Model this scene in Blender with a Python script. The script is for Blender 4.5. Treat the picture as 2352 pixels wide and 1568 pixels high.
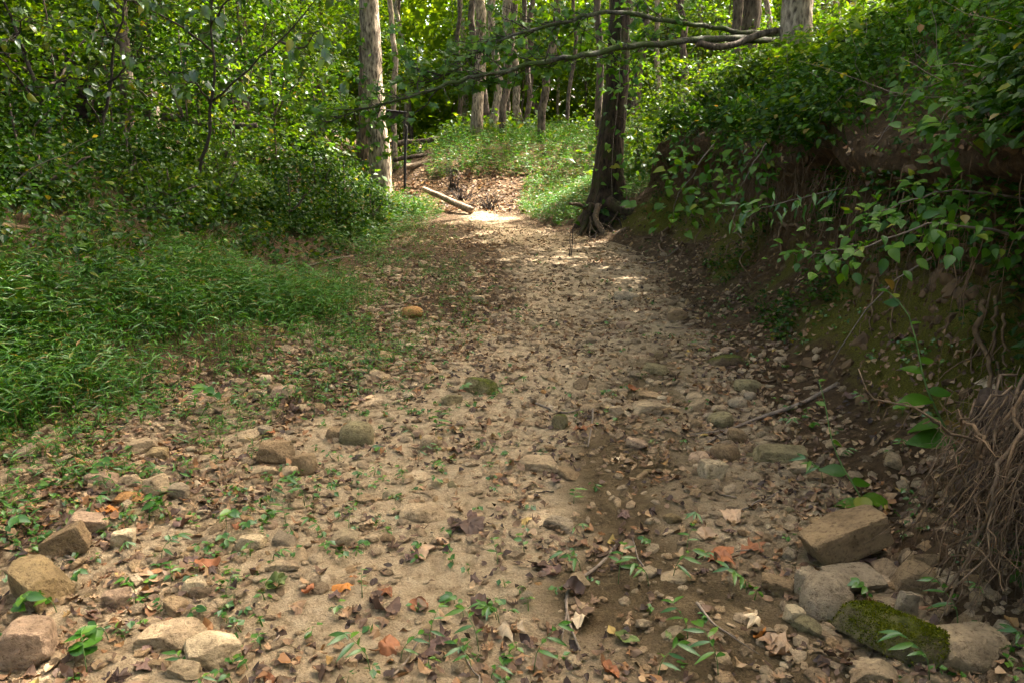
import bpy, bmesh, math, random
import numpy as np
from mathutils import Vector, Matrix, Euler
from mathutils.bvhtree import BVHTree

R = math.radians
for o in list(bpy.data.objects):
    bpy.data.objects.remove(o)
sc = bpy.context.scene
COL = sc.collection

# ------------------------------------------------------------------ camera
CAM_Z, PITCH, LENS = 1.6, R(14.2), 28.0
cam_d = bpy.data.cameras.new("camera")
cam_d.lens = LENS
cam_d.sensor_width = 36.0
cam_d.clip_start = 0.05
cam_d.clip_end = 600.0
cam = bpy.data.objects.new("camera", cam_d)
cam.location = (0, 0, CAM_Z)
cam.rotation_euler = (R(90) - PITCH, 0, 0)
COL.objects.link(cam)
sc.camera = cam

# ------------------------------------------------------------------ light
SUN_AZ, SUN_EL = R(48), R(52)          # azimuth clockwise from +Y (the view direction)
world = bpy.data.worlds.new("World")
sc.world = world
world.use_nodes = True
nt = world.node_tree
nt.nodes.clear()
w_out = nt.nodes.new("ShaderNodeOutputWorld")
w_bg = nt.nodes.new("ShaderNodeBackground")
w_sky = nt.nodes.new("ShaderNodeTexSky")
w_sky.sky_type = 'NISHITA'
w_sky.sun_disc = False
w_sky.sun_elevation = SUN_EL
w_sky.sun_rotation = SUN_AZ
w_sky.air_density = 0.45
w_sky.dust_density = 6.0
w_sky.ozone_density = 0.0
w_bg.inputs['Strength'].default_value = 0.15
w_mix = nt.nodes.new("ShaderNodeMix")
w_mix.data_type = 'RGBA'
w_mix.blend_type = 'MULTIPLY'
w_mix.inputs[0].default_value = 1.0
w_mix.inputs[7].default_value = (1.0, 0.955, 0.83, 1)      # hazy late-summer sky, a little warm
nt.links.new(w_sky.outputs[0], w_mix.inputs[6])
nt.links.new(w_mix.outputs[2], w_bg.inputs['Color'])
nt.links.new(w_bg.outputs[0], w_out.inputs['Surface'])

sun_d = bpy.data.lights.new("sun", 'SUN')
sun_d.energy = 3.5
sun_d.angle = R(0.5)
sun_d.color = (1.0, 0.93, 0.82)
sun = bpy.data.objects.new("sun", sun_d)
to_sun = Vector((math.sin(SUN_AZ) * math.cos(SUN_EL), math.cos(SUN_AZ) * math.cos(SUN_EL), math.sin(SUN_EL)))
sun.rotation_euler = to_sun.to_track_quat('Z', 'Y').to_euler()
sun.location = to_sun * 60
COL.objects.link(sun)

sc.view_settings.view_transform = 'Standard'
sc.view_settings.look = 'None'
sc.view_settings.exposure = 3.6
sc.view_settings.gamma = 1.0
sc.view_settings.use_curve_mapping = False
cy = sc.cycles
cy.max_bounces = 6
cy.diffuse_bounces = 4
cy.glossy_bounces = 2
cy.transmission_bounces = 4
cy.transparent_max_bounces = 4
cy.sample_clamp_indirect = 6.0
cy.caustics_reflective = False
cy.caustics_refractive = False
cy.use_denoising = True
cy.use_adaptive_sampling = True
cy.adaptive_threshold = 0.015

# ------------------------------------------------------------------ small maths
TANX = 18.0 / LENS
cp, sp = math.cos(PITCH), math.sin(PITCH)

def ray(px, py):
    """direction through a point of the photograph (given on a 2352 x 1568 grid)"""
    u = (px / 2352 - 0.5) * 2 * TANX
    v = (0.5 - py / 1568) * 2 * TANX / 1.5
    return Vector((u, cp + v * sp, -sp + v * cp))

def PD(px, py, depth):
    """the point at world y = depth seen at that place"""
    d = ray(px, py)
    t = depth / d.y
    return Vector((d.x * t, depth, CAM_Z + d.z * t))

def proj(P):
    P = np.asarray(P, float)
    x, y, z = P[..., 0], P[..., 1], P[..., 2] - CAM_Z
    f = y * cp - z * sp
    up = y * sp + z * cp
    f2 = np.where(np.abs(f) < 1e-3, 1e-3, f)
    return (x / f2 / TANX * 0.5 + 0.5) * 2352, (0.5 - up / f2 / TANX * 0.75) * 1568, f

def hash3(i, j, k, seed):
    h = (i * 374761393 + j * 668265263 + k * 1274126177 + seed * 974634541) & 0xFFFFFFFF
    h = ((h ^ (h >> 13)) * 1103515245) & 0xFFFFFFFF
    h = (h ^ (h >> 16)) & 0xFFFFFF
    return h / float(0xFFFFFF)

def vnoise(x, y, z=0.0, seed=0):
    x, y, z = np.broadcast_arrays(np.asarray(x, float), np.asarray(y, float), np.asarray(z, float))
    xi, yi, zi = np.floor(x).astype(np.int64), np.floor(y).astype(np.int64), np.floor(z).astype(np.int64)
    fx, fy, fz = x - xi, y - yi, z - zi
    fx, fy, fz = fx * fx * (3 - 2 * fx), fy * fy * (3 - 2 * fy), fz * fz * (3 - 2 * fz)
    out = 0
    for a in (0, 1):
        for b in (0, 1):
            for c in (0, 1):
                wgt = (fx if a else 1 - fx) * (fy if b else 1 - fy) * (fz if c else 1 - fz)
                out = out + wgt * hash3(xi + a, yi + b, zi + c, seed)
    return out * 2 - 1

def fbm(x, y, z=0.0, seed=0, octv=4, gain=0.5):
    s, a, t = 0, 1.0, 0
    for o_ in range(octv):
        s = s + a * vnoise(np.asarray(x) * 2 ** o_, np.asarray(y) * 2 ** o_, np.asarray(z) * 2 ** o_, seed + o_ * 17)
        t += a
        a *= gain
    return s / t

def sstep(a, b, x):
    t = np.clip((np.asarray(x, float) - a) / (b - a), 0, 1)
    return t * t * (3 - 2 * t)

def unit(v):
    v = np.asarray(v, float)
    return v / np.maximum(np.linalg.norm(v, axis=-1, keepdims=True), 1e-9)

# ------------------------------------------------------------------ mesh and object helpers
def mesh_np(name, V, F, mat=None, smooth=True):
    """V (n,3), F (m,3) triangles"""
    V = np.ascontiguousarray(V, np.float32)
    F = np.ascontiguousarray(F, np.int32)
    me = bpy.data.meshes.new(name)
    me.vertices.add(len(V))
    me.vertices.foreach_set("co", V.ravel())
    k = F.shape[1]
    me.loops.add(len(F) * k)
    me.loops.foreach_set("vertex_index", F.ravel())
    me.polygons.add(len(F))
    me.polygons.foreach_set("loop_start", np.arange(0, len(F) * k, k, dtype=np.int32))
    me.polygons.foreach_set("use_smooth", np.full(len(F), bool(smooth)))
    me.update(calc_edges=True)
    if mat:
        me.materials.append(mat)
    return me

def join(parts):
    Vs, Fs, n = [], [], 0
    for V, F in parts:
        if len(V) == 0:
            continue
        F = np.asarray(F)
        if F.shape[1] == 4:
            F = np.concatenate([F[:, [0, 1, 2]], F[:, [0, 2, 3]]])
        Vs.append(V)
        Fs.append(F + n)
        n += len(V)
    return np.concatenate(Vs), np.concatenate(Fs)

def add(name, data, parent=None, loc=(0, 0, 0), rot=None, scale=None, color=None, **props):
    o = bpy.data.objects.new(name, data)
    COL.objects.link(o)
    o.location = loc
    if rot is not None:
        if isinstance(rot, Matrix):
            o.rotation_euler = rot.to_euler()
        else:
            o.rotation_euler = rot
    if scale is not None:
        o.scale = (scale,) * 3 if not hasattr(scale, '__len__') else scale
    if color is not None:
        o.color = (*color, 1.0)
    if parent:
        o.parent = parent
    for k, v in props.items():
        o[k] = v
    return o

REG = []                                   # (object, short phrase, kind of landmark)
def thing(name, label, cat, loc=(0, 0, 0), rotz=0, group=None):
    o = add(name, None, loc=loc, rot=(0, 0, rotz), label=label, category=cat)
    o.empty_display_size = 0.1
    if group:
        o['group'] = group
    return o

def tube(pts, rad, sides=6, rough=0.0, seed=0, cap=True, flute=0.0, flutes=5):
    """tapered tube through pts with a radius per point"""
    P = np.asarray([tuple(p) for p in pts], float)
    r = np.asarray(rad, float)
    n = len(P)
    T = np.gradient(P, axis=0)
    T = unit(T)
    a = np.array([0, 0, 1.0]) if abs(T[0, 2]) < 0.9 else np.array([1.0, 0, 0])
    N = np.zeros_like(P)
    N[0] = unit(np.cross(T[0], a))
    for i in range(1, n):
        v = N[i - 1] - T[i] * np.dot(N[i - 1], T[i])
        N[i] = unit(v)
    B = np.cross(T, N)
    ang = np.arange(sides) / sides * 2 * np.pi
    rr = np.repeat(r[:, None], sides, 1)
    if rough > 0:
        L = np.concatenate([[0], np.cumsum(np.linalg.norm(np.diff(P, axis=0), axis=1))])
        rm = max(r.max(), 1e-4)
        rr = rr * (1 + rough * fbm(np.cos(ang)[None] * 1.7 + 0 * rr, np.sin(ang)[None] * 1.7 + 0 * rr, (L / rm * 0.35)[:, None] + 0 * rr, seed=seed, octv=3))
    if flute > 0:
        s = np.linspace(0, 1, n)[:, None]
        rr = rr * (1 + flute * np.cos(flutes * ang[None] + seed + 2 * s) * np.maximum(0, 1 - 3 * s) ** 1.5)
    V = P[:, None] + rr[..., None] * (np.cos(ang)[None, :, None] * N[:, None] + np.sin(ang)[None, :, None] * B[:, None])
    V = V.reshape(-1, 3)
    i, j = np.meshgrid(np.arange(n - 1), np.arange(sides), indexing='ij')
    j2 = (j + 1) % sides
    q = np.stack([i * sides + j, i * sides + j2, (i + 1) * sides + j2, (i + 1) * sides + j], -1).reshape(-1, 4)
    F = np.concatenate([q[:, [0, 1, 2]], q[:, [0, 2, 3]]])
    if cap:
        V = np.concatenate([V, P[:1], P[-1:]])
        c0, c1 = n * sides, n * sides + 1
        k = np.arange(sides)
        k2 = (k + 1) % sides
        F = np.concatenate([F, np.stack([k2, k, np.full(sides, c0)], -1), np.stack([(n - 1) * sides + k, (n - 1) * sides + k2, np.full(sides, c1)], -1)])
    return V, F

def smooth_path(pts, n=12):
    """Catmull-Rom through the given points"""
    P = [Vector(p) for p in pts]
    if len(P) < 3:
        return [P[0].lerp(P[-1], t) for t in np.linspace(0, 1, n)]
    P = [P[0] * 2 - P[1]] + P + [P[-1] * 2 - P[-2]]
    out = []
    segs = len(P) - 3
    for t in np.linspace(0, segs - 1e-6, n):
        i = int(t)
        f = t - i
        a, b, c, d = P[i:i + 4]
        out.append(0.5 * ((2 * b) + (c - a) * f + (2 * a - 5 * b + 4 * c - d) * f * f + (3 * b - a - 3 * c + d) * f ** 3))
    return out

def wander(p0, p1, n, amp, rng, sag=0.0):
    p0, p1 = np.asarray(p0, float), np.asarray(p1, float)
    t = np.linspace(0, 1, n)[:, None]
    P = p0 + (p1 - p0) * t
    L = np.linalg.norm(p1 - p0)
    w = np.cumsum(rng.normal(0, 1, (n, 3)), 0)
    w = w - w[0] - (w[-1] - w[0]) * t
    P = P + w * amp * L / math.sqrt(n)
    P[:, 2] -= sag * L * (4 * t[:, 0] * (1 - t[:, 0]))
    return P

# ------------------------------------------------------------------ materials
def new_mat(name):
    m = bpy.data.materials.new(name)
    m.use_nodes = True
    n = m.node_tree
    n.nodes.clear()
    out = n.nodes.new("ShaderNodeOutputMaterial")
    return m, n, out

def nd(n, kind, **kw):
    x = n.nodes.new(kind)
    for k, v in kw.items():
        if k in x.inputs:
            x.inputs[k].default_value = v
        else:
            setattr(x, k, v)
    return x

def ramp(n, stops):
    x = n.nodes.new("ShaderNodeValToRGB")
    e = x.color_ramp.elements
    while len(e) < len(stops):
        e.new(0.5)
    for i, (p, c) in enumerate(stops):
        e[i].position = p
        e[i].color = (*c, 1)
    return x

def mixrgb(n, a, b, f, blend='MIX'):
    x = n.nodes.new("ShaderNodeMix")
    x.data_type = 'RGBA'
    x.blend_type = blend
    for sock, v in ((x.inputs[0], f), (x.inputs[6], a), (x.inputs[7], b)):
        if isinstance(v, bpy.types.NodeSocket):
            n.links.new(v, sock)
        elif isinstance(v, (int, float)):
            sock.default_value = v if sock.type == 'VALUE' else (v, v, v, 1)
        else:
            sock.default_value = (*v, 1)
    return x.outputs[2]

def leaf_mat(name, stops, trans=0.42, gloss=0.07, rough=0.38, use_obj=False, tcol=(1.5, 1.4, 0.36)):
    m, n, out = new_mat(name)
    geo = nd(n, "ShaderNodeNewGeometry")
    info = nd(n, "ShaderNodeObjectInfo")
    ad = nd(n, "ShaderNodeMath", operation='ADD')
    fr = nd(n, "ShaderNodeMath", operation='FRACT')
    n.links.new(geo.outputs['Random Per Island'], ad.inputs[0])
    n.links.new(info.outputs['Random'], ad.inputs[1])
    n.links.new(ad.outputs[0], fr.inputs[0])
    rp = ramp(n, stops)
    n.links.new(fr.outputs[0], rp.inputs[0])
    col = rp.outputs[0]
    if use_obj:
        col = mixrgb(n, col, info.outputs['Color'], 1.0, 'MULTIPLY')
    tc = nd(n, "ShaderNodeTexCoord")
    no = nd(n, "ShaderNodeTexNoise", Scale=35.0, Detail=3.0)
    n.links.new(tc.outputs['Object'], no.inputs['Vector'])
    mr = nd(n, "ShaderNodeMapRange")
    mr.inputs['To Min'].default_value = 0.65
    mr.inputs['To Max'].default_value = 1.35
    n.links.new(no.outputs['Fac'], mr.inputs['Value'])
    col = mixrgb(n, col, mr.outputs[0], 1.0, 'MULTIPLY')
    d = nd(n, "ShaderNodeBsdfDiffuse")
    t = nd(n, "ShaderNodeBsdfTranslucent")
    g = nd(n, "ShaderNodeBsdfGlossy", Roughness=rough)
    n.links.new(col, d.inputs['Color'])
    tcl = mixrgb(n, col, tcol, 1.0, 'MULTIPLY')
    n.links.new(tcl, t.inputs['Color'])
    g.inputs['Color'].default_value = (0.9, 0.95, 1, 1)
    m1 = nd(n, "ShaderNodeMixShader", Fac=trans)
    n.links.new(d.outputs[0], m1.inputs[1])
    n.links.new(t.outputs[0], m1.inputs[2])
    if gloss > 0:
        m2 = nd(n, "ShaderNodeMixShader", Fac=gloss)
        n.links.new(m1.outputs[0], m2.inputs[1])
        n.links.new(g.outputs[0], m2.inputs[2])
        n.links.new(m2.outputs[0], out.inputs['Surface'])
    else:
        n.links.new(m1.outputs[0], out.inputs['Surface'])
    return m

def bark_mat(name, c1, c2, moss=0.0, scale=10.0, stretch=0.34, bump=0.9, mosscol=(0.035, 0.05, 0.010)):
    m, n, out = new_mat(name)
    tc = nd(n, "ShaderNodeTexCoord")
    mp = nd(n, "ShaderNodeMapping")
    mp.inputs['Scale'].default_value = (1, 1, stretch)
    n.links.new(tc.outputs['Object'], mp.inputs['Vector'])
    vo = nd(n, "ShaderNodeTexVoronoi", Scale=scale * 2.2)
    no = nd(n, "ShaderNodeTexNoise", Scale=scale, Detail=6.0, Roughness=0.65)
    n.links.new(mp.outputs[0], no.inputs['Vector'])
    warp = mixrgb(n, mp.outputs[0], no.outputs['Color'], 0.12)
    n.links.new(warp, vo.inputs['Vector'])
    ad = nd(n, "ShaderNodeMath", operation='MULTIPLY')
    n.links.new(vo.outputs['Distance'], ad.inputs[0])
    n.links.new(no.outputs['Fac'], ad.inputs[1])
    rp = ramp(n, [(0.05, c1), (0.42, c2)])
    n.links.new(ad.outputs[0], rp.inputs[0])
    col = rp.outputs[0]
    n2 = nd(n, "ShaderNodeTexNoise", Scale=2.3, Detail=4.0)
    n.links.new(tc.outputs['Object'], n2.inputs['Vector'])
    r2 = ramp(n, [(0.35, (0.7, 0.7, 0.7)), (0.7, (1.25, 1.25, 1.2))])
    n.links.new(n2.outputs['Fac'], r2.inputs[0])
    col = mixrgb(n, col, r2.outputs[0], 1.0, 'MULTIPLY')
    if moss > 0:
        n3 = nd(n, "ShaderNodeTexNoise", Scale=3.0, Detail=6.0, Roughness=0.7)
        n.links.new(tc.outputs['Object'], n3.inputs['Vector'])
        r3 = ramp(n, [(0.62 - moss * 0.4, (0, 0, 0)), (0.72 - moss * 0.35, (1, 1, 1))])
        n.links.new(n3.outputs['Fac'], r3.inputs[0])
        col = mixrgb(n, col, mosscol, r3.outputs[0])
    b = nd(n, "ShaderNodeBsdfPrincipled", Roughness=0.9)
    b.inputs['Specular IOR Level'].default_value = 0.15
    n.links.new(col, b.inputs['Base Color'])
    bp = nd(n, "ShaderNodeBump", Strength=bump, Distance=0.03)
    n.links.new(ad.outputs[0], bp.inputs['Height'])
    n.links.new(bp.outputs[0], b.inputs['Normal'])
    n.links.new(b.outputs[0], out.inputs['Surface'])
    return m

def rock_mat(name, mossy=False, island=False):
    m, n, out = new_mat(name)
    info = nd(n, "ShaderNodeObjectInfo")
    tc = nd(n, "ShaderNodeTexCoord")
    if island:
        geo = nd(n, "ShaderNodeNewGeometry")
        rp = ramp(n, [(0.0, (0.18, 0.125, 0.074)), (0.25, (0.37, 0.268, 0.165)), (0.5, (0.29, 0.222, 0.146)), (0.7, (0.48, 0.368, 0.240)), (0.85, (0.33, 0.210, 0.104)), (1.0, (0.53, 0.425, 0.290))])
        n.links.new(geo.outputs['Random Per Island'], rp.inputs[0])
        col = rp.outputs[0]
    else:
        col = info.outputs['Color']
    vec = nd(n, "ShaderNodeVectorMath", operation='ADD')
    n.links.new(tc.outputs['Object'], vec.inputs[0])
    n.links.new(info.outputs['Random'], vec.inputs[1])
    n1 = nd(n, "ShaderNodeTexNoise", Scale=7.0 if not island else 12.0, Detail=8.0, Roughness=0.65)
    n.links.new(vec.outputs[0], n1.inputs['Vector'])
    r1 = ramp(n, [(0.28, (0.42, 0.38, 0.33)), (0.5, (0.95, 0.93, 0.9)), (0.72, (1.35, 1.33, 1.25))])
    n.links.new(n1.outputs['Fac'], r1.inputs[0])
    col = mixrgb(n, col, r1.outputs[0], 1.0, 'MULTIPLY')
    n2 = nd(n, "ShaderNodeTexNoise", Scale=48.0 if not island else 80.0, Detail=7.0, Roughness=0.78)
    n.links.new(vec.outputs[0], n2.inputs['Vector'])
    r2 = ramp(n, [(0.36, (0.42, 0.38, 0.33)), (0.47, (0.97, 0.97, 0.97)), (0.68, (1.25, 1.23, 1.18))])
    n.links.new(n2.outputs['Fac'], r2.inputs[0])
    col = mixrgb(n, col, r2.outputs[0], 1.0, 'MULTIPLY')
    if mossy:
        geo2 = nd(n, "ShaderNodeNewGeometry")
        sx = nd(n, "ShaderNodeSeparateXYZ")
        n.links.new(geo2.outputs['Normal'], sx.inputs[0])
        n3 = nd(n, "ShaderNodeTexNoise", Scale=9.0, Detail=8.0, Roughness=0.75)
        n.links.new(vec.outputs[0], n3.inputs['Vector'])
        ad = nd(n, "ShaderNodeMath", operation='MULTIPLY_ADD')
        n.links.new(sx.outputs['Z'], ad.inputs[0])
        ad.inputs[1].default_value = 0.28
        n.links.new(n3.outputs['Fac'], ad.inputs[2])
        r3 = ramp(n, [(0.54, (0, 0, 0)), (0.74, (1, 1, 1))])
        n.links.new(ad.outputs[0], r3.inputs[0])
        n4 = nd(n, "ShaderNodeTexNoise", Scale=40.0, Detail=4.0)
        n.links.new(tc.outputs['Object'], n4.inputs['Vector'])
        rm = ramp(n, [(0.3, (0.030, 0.036, 0.005)), (0.7, (0.125, 0.135, 0.012))])
        n.links.new(n4.outputs['Fac'], rm.inputs[0])
        col = mixrgb(n, col, rm.outputs[0], r3.outputs[0])
    b = nd(n, "ShaderNodeBsdfPrincipled", Roughness=0.88)
    b.inputs['Specular IOR Level'].default_value = 0.2
    n.links.new(col, b.inputs['Base Color'])
    bp = nd(n, "ShaderNodeBump", Strength=0.9, Distance=0.06)
    n.links.new(n2.outputs['Fac'], bp.inputs['Height'])
    n.links.new(bp.outputs[0], b.inputs['Normal'])
    n.links.new(b.outputs[0], out.inputs['Surface'])
    return m

def plain_mat(name, col, rough=0.8, var=0.35, scale=20.0):
    m, n, out = new_mat(name)
    tc = nd(n, "ShaderNodeTexCoord")
    no = nd(n, "ShaderNodeTexNoise", Scale=scale, Detail=5.0)
    n.links.new(tc.outputs['Object'], no.inputs['Vector'])
    r_ = ramp(n, [(0.3, (1 - var,) * 3), (0.7, (1 + var,) * 3)])
    n.links.new(no.outputs['Fac'], r_.inputs[0])
    c = mixrgb(n, col, r_.outputs[0], 1.0, 'MULTIPLY')
    b = nd(n, "ShaderNodeBsdfPrincipled", Roughness=rough)
    b.inputs['Specular IOR Level'].default_value = 0.2
    n.links.new(c, b.inputs['Base Color'])
    bp = nd(n, "ShaderNodeBump", Strength=0.4, Distance=0.02)
    n.links.new(no.outputs['Fac'], bp.inputs['Height'])
    n.links.new(bp.outputs[0], b.inputs['Normal'])
    n.links.new(b.outputs[0], out.inputs['Surface'])
    return m

def ground_mat():
    m, n, out = new_mat("ground_soil")
    tc = nd(n, "ShaderNodeTexCoord")
    def att(name):
        a = nd(n, "ShaderNodeAttribute")
        a.attribute_name = name
        return a.outputs['Fac']
    nf = nd(n, "ShaderNodeTexNoise", Scale=130.0, Detail=6.0, Roughness=0.75)
    nm = nd(n, "ShaderNodeTexNoise", Scale=18.0, Detail=7.0, Roughness=0.68)
    nl = nd(n, "ShaderNodeTexNoise", Scale=2.6, Detail=6.0, Roughness=0.6)
    for x in (nf, nm, nl):
        n.links.new(tc.outputs['Object'], x.inputs['Vector'])
    soil = ramp(n, [(0.30, (0.042, 0.025, 0.012)), (0.5, (0.092, 0.056, 0.027)), (0.72, (0.155, 0.098, 0.049))])
    n.links.new(nm.outputs['Fac'], soil.inputs[0])
    sand = ramp(n, [(0.30, (0.28, 0.196, 0.112)), (0.5, (0.48, 0.358, 0.222)), (0.70, (0.58, 0.455, 0.300))])
    n.links.new(nm.outputs['Fac'], sand.inputs[0])
    mud = ramp(n, [(0.30, (0.092, 0.060, 0.029)), (0.55, (0.155, 0.107, 0.054)), (0.75, (0.22, 0.158, 0.086))])
    n.links.new(nm.outputs['Fac'], mud.inputs[0])
    def edge(fac, noise, amt, lo, hi):
        ma = nd(n, "ShaderNodeMath", operation='MULTIPLY_ADD')
        n.links.new(noise, ma.inputs[0])
        ma.inputs[1].default_value = amt
        n.links.new(fac, ma.inputs[2])
        mr = nd(n, "ShaderNodeMapRange", interpolation_type='SMOOTHSTEP')
        mr.inputs['From Min'].default_value = lo + amt * 0.5
        mr.inputs['From Max'].default_value = hi + amt * 0.5
        n.links.new(ma.outputs[0], mr.inputs['Value'])
        return mr.outputs[0]
    col = mixrgb(n, soil.outputs[0], sand.outputs[0], edge(att("sand"), nm.outputs['Fac'], 0.9, 0.3, 0.7))
    col = mixrgb(n, col, mud.outputs[0], edge(att("damp"), nm.outputs['Fac'], 0.9, 0.1, 0.75))
    rust = ramp(n, [(0.3, (0.042, 0.023, 0.009)), (0.7, (0.125, 0.073, 0.029))])
    n.links.new(nm.outputs['Fac'], rust.inputs[0])
    col = mixrgb(n, col, rust.outputs[0], edge(att("rust"), nl.outputs['Fac'], 0.9, 0.3, 0.7))
    moss = ramp(n, [(0.35, (0.048, 0.047, 0.006)), (0.7, (0.165, 0.152, 0.016))])
    n.links.new(nf.outputs['Fac'], moss.inputs[0])
    col = mixrgb(n, col, moss.outputs[0], edge(att("moss"), nm.outputs['Fac'], 0.9, 0.10, 0.55))
    fine = ramp(n, [(0.34, (0.52, 0.49, 0.45)), (0.47, (0.97, 0.97, 0.97)), (0.70, (1.25, 1.23, 1.2))])
    n.links.new(nf.outputs['Fac'], fine.inputs[0])
    col = mixrgb(n, col, fine.outputs[0], 1.0, 'MULTIPLY')
    b = nd(n, "ShaderNodeBsdfPrincipled", Roughness=0.93)
    b.inputs['Specular IOR Level'].default_value = 0.15
    n.links.new(col, b.inputs['Base Color'])
    hs = nd(n, "ShaderNodeMath", operation='MULTIPLY_ADD')
    n.links.new(nm.outputs['Fac'], hs.inputs[0])
    hs.inputs[1].default_value = 2.2
    n.links.new(nf.outputs['Fac'], hs.inputs[2])
    bp = nd(n, "ShaderNodeBump", Strength=1.0, Distance=0.045)
    n.links.new(hs.outputs[0], bp.inputs['Height'])
    n.links.new(bp.outputs[0], b.inputs['Normal'])
    n.links.new(b.outputs[0], out.inputs['Surface'])
    return m

G1, G2, G3 = (0.030, 0.075, 0.010), (0.050, 0.110, 0.014), (0.082, 0.145, 0.020)
M = {}
M['ground'] = ground_mat()
M['rock'] = rock_mat("stone")
M['rock_moss'] = rock_mat("mossy_stone", mossy=True)
M['gravel'] = rock_mat("gravel_stone", island=True)
M['grass'] = leaf_mat("stiltgrass", [(0.0, (0.015, 0.062, 0.004)), (0.4, (0.032, 0.106, 0.008)), (0.85, (0.070, 0.156, 0.013)), (0.94, (0.13, 0.10, 0.024)), (1.0, (0.16, 0.095, 0.032))], trans=0.35, gloss=0.025)
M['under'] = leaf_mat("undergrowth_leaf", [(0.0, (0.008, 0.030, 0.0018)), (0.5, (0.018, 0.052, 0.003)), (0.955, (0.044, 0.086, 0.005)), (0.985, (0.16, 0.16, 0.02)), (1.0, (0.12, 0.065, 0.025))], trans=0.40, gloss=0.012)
M['vine'] = leaf_mat("vine_leaf", [(0.0, (0.020, 0.066, 0.004)), (0.5, (0.038, 0.100, 0.006)), (0.94, (0.070, 0.140, 0.009)), (0.98, (0.16, 0.17, 0.02)), (1.0, (0.14, 0.08, 0.03))], trans=0.38, gloss=0.014)
M['sapling'] = leaf_mat("sapling_leaf", [(0.0, (0.024, 0.058, 0.010)), (0.6, (0.042, 0.088, 0.014)), (1.0, (0.070, 0.12, 0.018))], trans=0.40, gloss=0.04, rough=0.34, use_obj=True)
M['maple'] = leaf_mat("maple_leaf", [(0.0, (0.026, 0.080, 0.003)), (0.5, (0.048, 0.118, 0.005)), (1.0, (0.085, 0.155, 0.008))], trans=0.5, gloss=0.025)
M['canopy'] = leaf_mat("canopy_leaf", [(0.0, (0.026, 0.068, 0.0025)), (0.5, (0.050, 0.104, 0.004)), (0.965, (0.088, 0.142, 0.007)), (1.0, (0.16, 0.15, 0.02))], trans=0.55, gloss=0.02)
M['far'] = leaf_mat("far_leaf", [(0.0, (0.050, 0.100, 0.006)), (0.5, (0.082, 0.142, 0.010)), (1.0, (0.125, 0.180, 0.014))], trans=0.6, gloss=0.0)  # leaf colour lightened to give the far wood its sunlit, hazy brightness
M['bright'] = leaf_mat("seedling_leaf", [(0.0, (0.022, 0.080, 0.005)), (0.6, (0.042, 0.115, 0.008)), (1.0, (0.085, 0.165, 0.014))], trans=0.35, gloss=0.035)
M['dead'] = leaf_mat("dead_leaf", [(0.0, (0.040, 0.024, 0.017)), (0.22, (0.105, 0.062, 0.036)), (0.42, (0.21, 0.130, 0.068)), (0.52, (0.060, 0.036, 0.025)), (0.74, (0.31, 0.210, 0.115)), (0.88, (0.15, 0.075, 0.036)), (0.975, (0.20, 0.10, 0.04)), (1.0, (0.27, 0.19, 0.06))], trans=0.10, gloss=0.012, rough=0.5, tcol=(1.2, 0.9, 0.6))
M['scrap'] = leaf_mat("leaf_scrap", [(0.0, (0.022, 0.014, 0.011)), (0.5, (0.055, 0.034, 0.024)), (0.8, (0.10, 0.060, 0.036)), (1.0, (0.16, 0.10, 0.06))], trans=0.08, gloss=0.012, rough=0.5)
M['dead_obj'] = leaf_mat("fallen_leaf", [(0.0, (0.75, 0.75, 0.75)), (1.0, (1.15, 1.12, 1.08))], trans=0.10, gloss=0.012, rough=0.5, use_obj=True, tcol=(1.2, 0.9, 0.6))
M['stem'] = plain_mat("green_stem", (0.07, 0.12, 0.03))
M['twig'] = plain_mat("grey_twig", (0.13, 0.10, 0.075), var=0.4, scale=40)
M['dark_twig'] = plain_mat("dark_twig", (0.035, 0.026, 0.020), var=0.4, scale=30)
M['root'] = plain_mat("root_bark", (0.105, 0.066, 0.035), var=0.45, scale=30)
M['rootdark'] = plain_mat("dark_root_soil", (0.026, 0.016, 0.010), var=0.5, scale=18)  # dark soil, deepened in colour to stand for shade in the root hollows
M['bark'] = bark_mat("grey_bark", (0.040, 0.029, 0.020), (0.36, 0.285, 0.205))
M['bark_dark'] = bark_mat("brown_bark", (0.022, 0.016, 0.012), (0.14, 0.105, 0.078))
M['bark_moss'] = bark_mat("mossy_bark", (0.010, 0.007, 0.005), (0.056, 0.037, 0.024), moss=0.30, mosscol=(0.028, 0.034, 0.008))
M['limb'] = bark_mat("limb_bark", (0.020, 0.017, 0.013), (0.10, 0.092, 0.068), moss=0.5, scale=14, stretch=1.0, bump=0.4)
M['log'] = bark_mat("bare_log", (0.10, 0.070, 0.048), (0.36, 0.27, 0.19), scale=12, stretch=1.0, bump=0.35)
M['moss'] = leaf_mat("moss_tuft", [(0.0, (0.040, 0.048, 0.004)), (0.6, (0.085, 0.098, 0.007)), (1.0, (0.13, 0.135, 0.012))], trans=0.3, gloss=0.0)
M['clod'] = plain_mat("earth_clod", (0.070, 0.043, 0.020), var=0.5, scale=14)
M['rootclump'] = plain_mat("dry_rootlets", (0.092, 0.062, 0.037), var=0.55, scale=35)
M['metal'] = plain_mat("black_paint", (0.022, 0.021, 0.020), rough=0.7, var=0.45)

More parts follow.
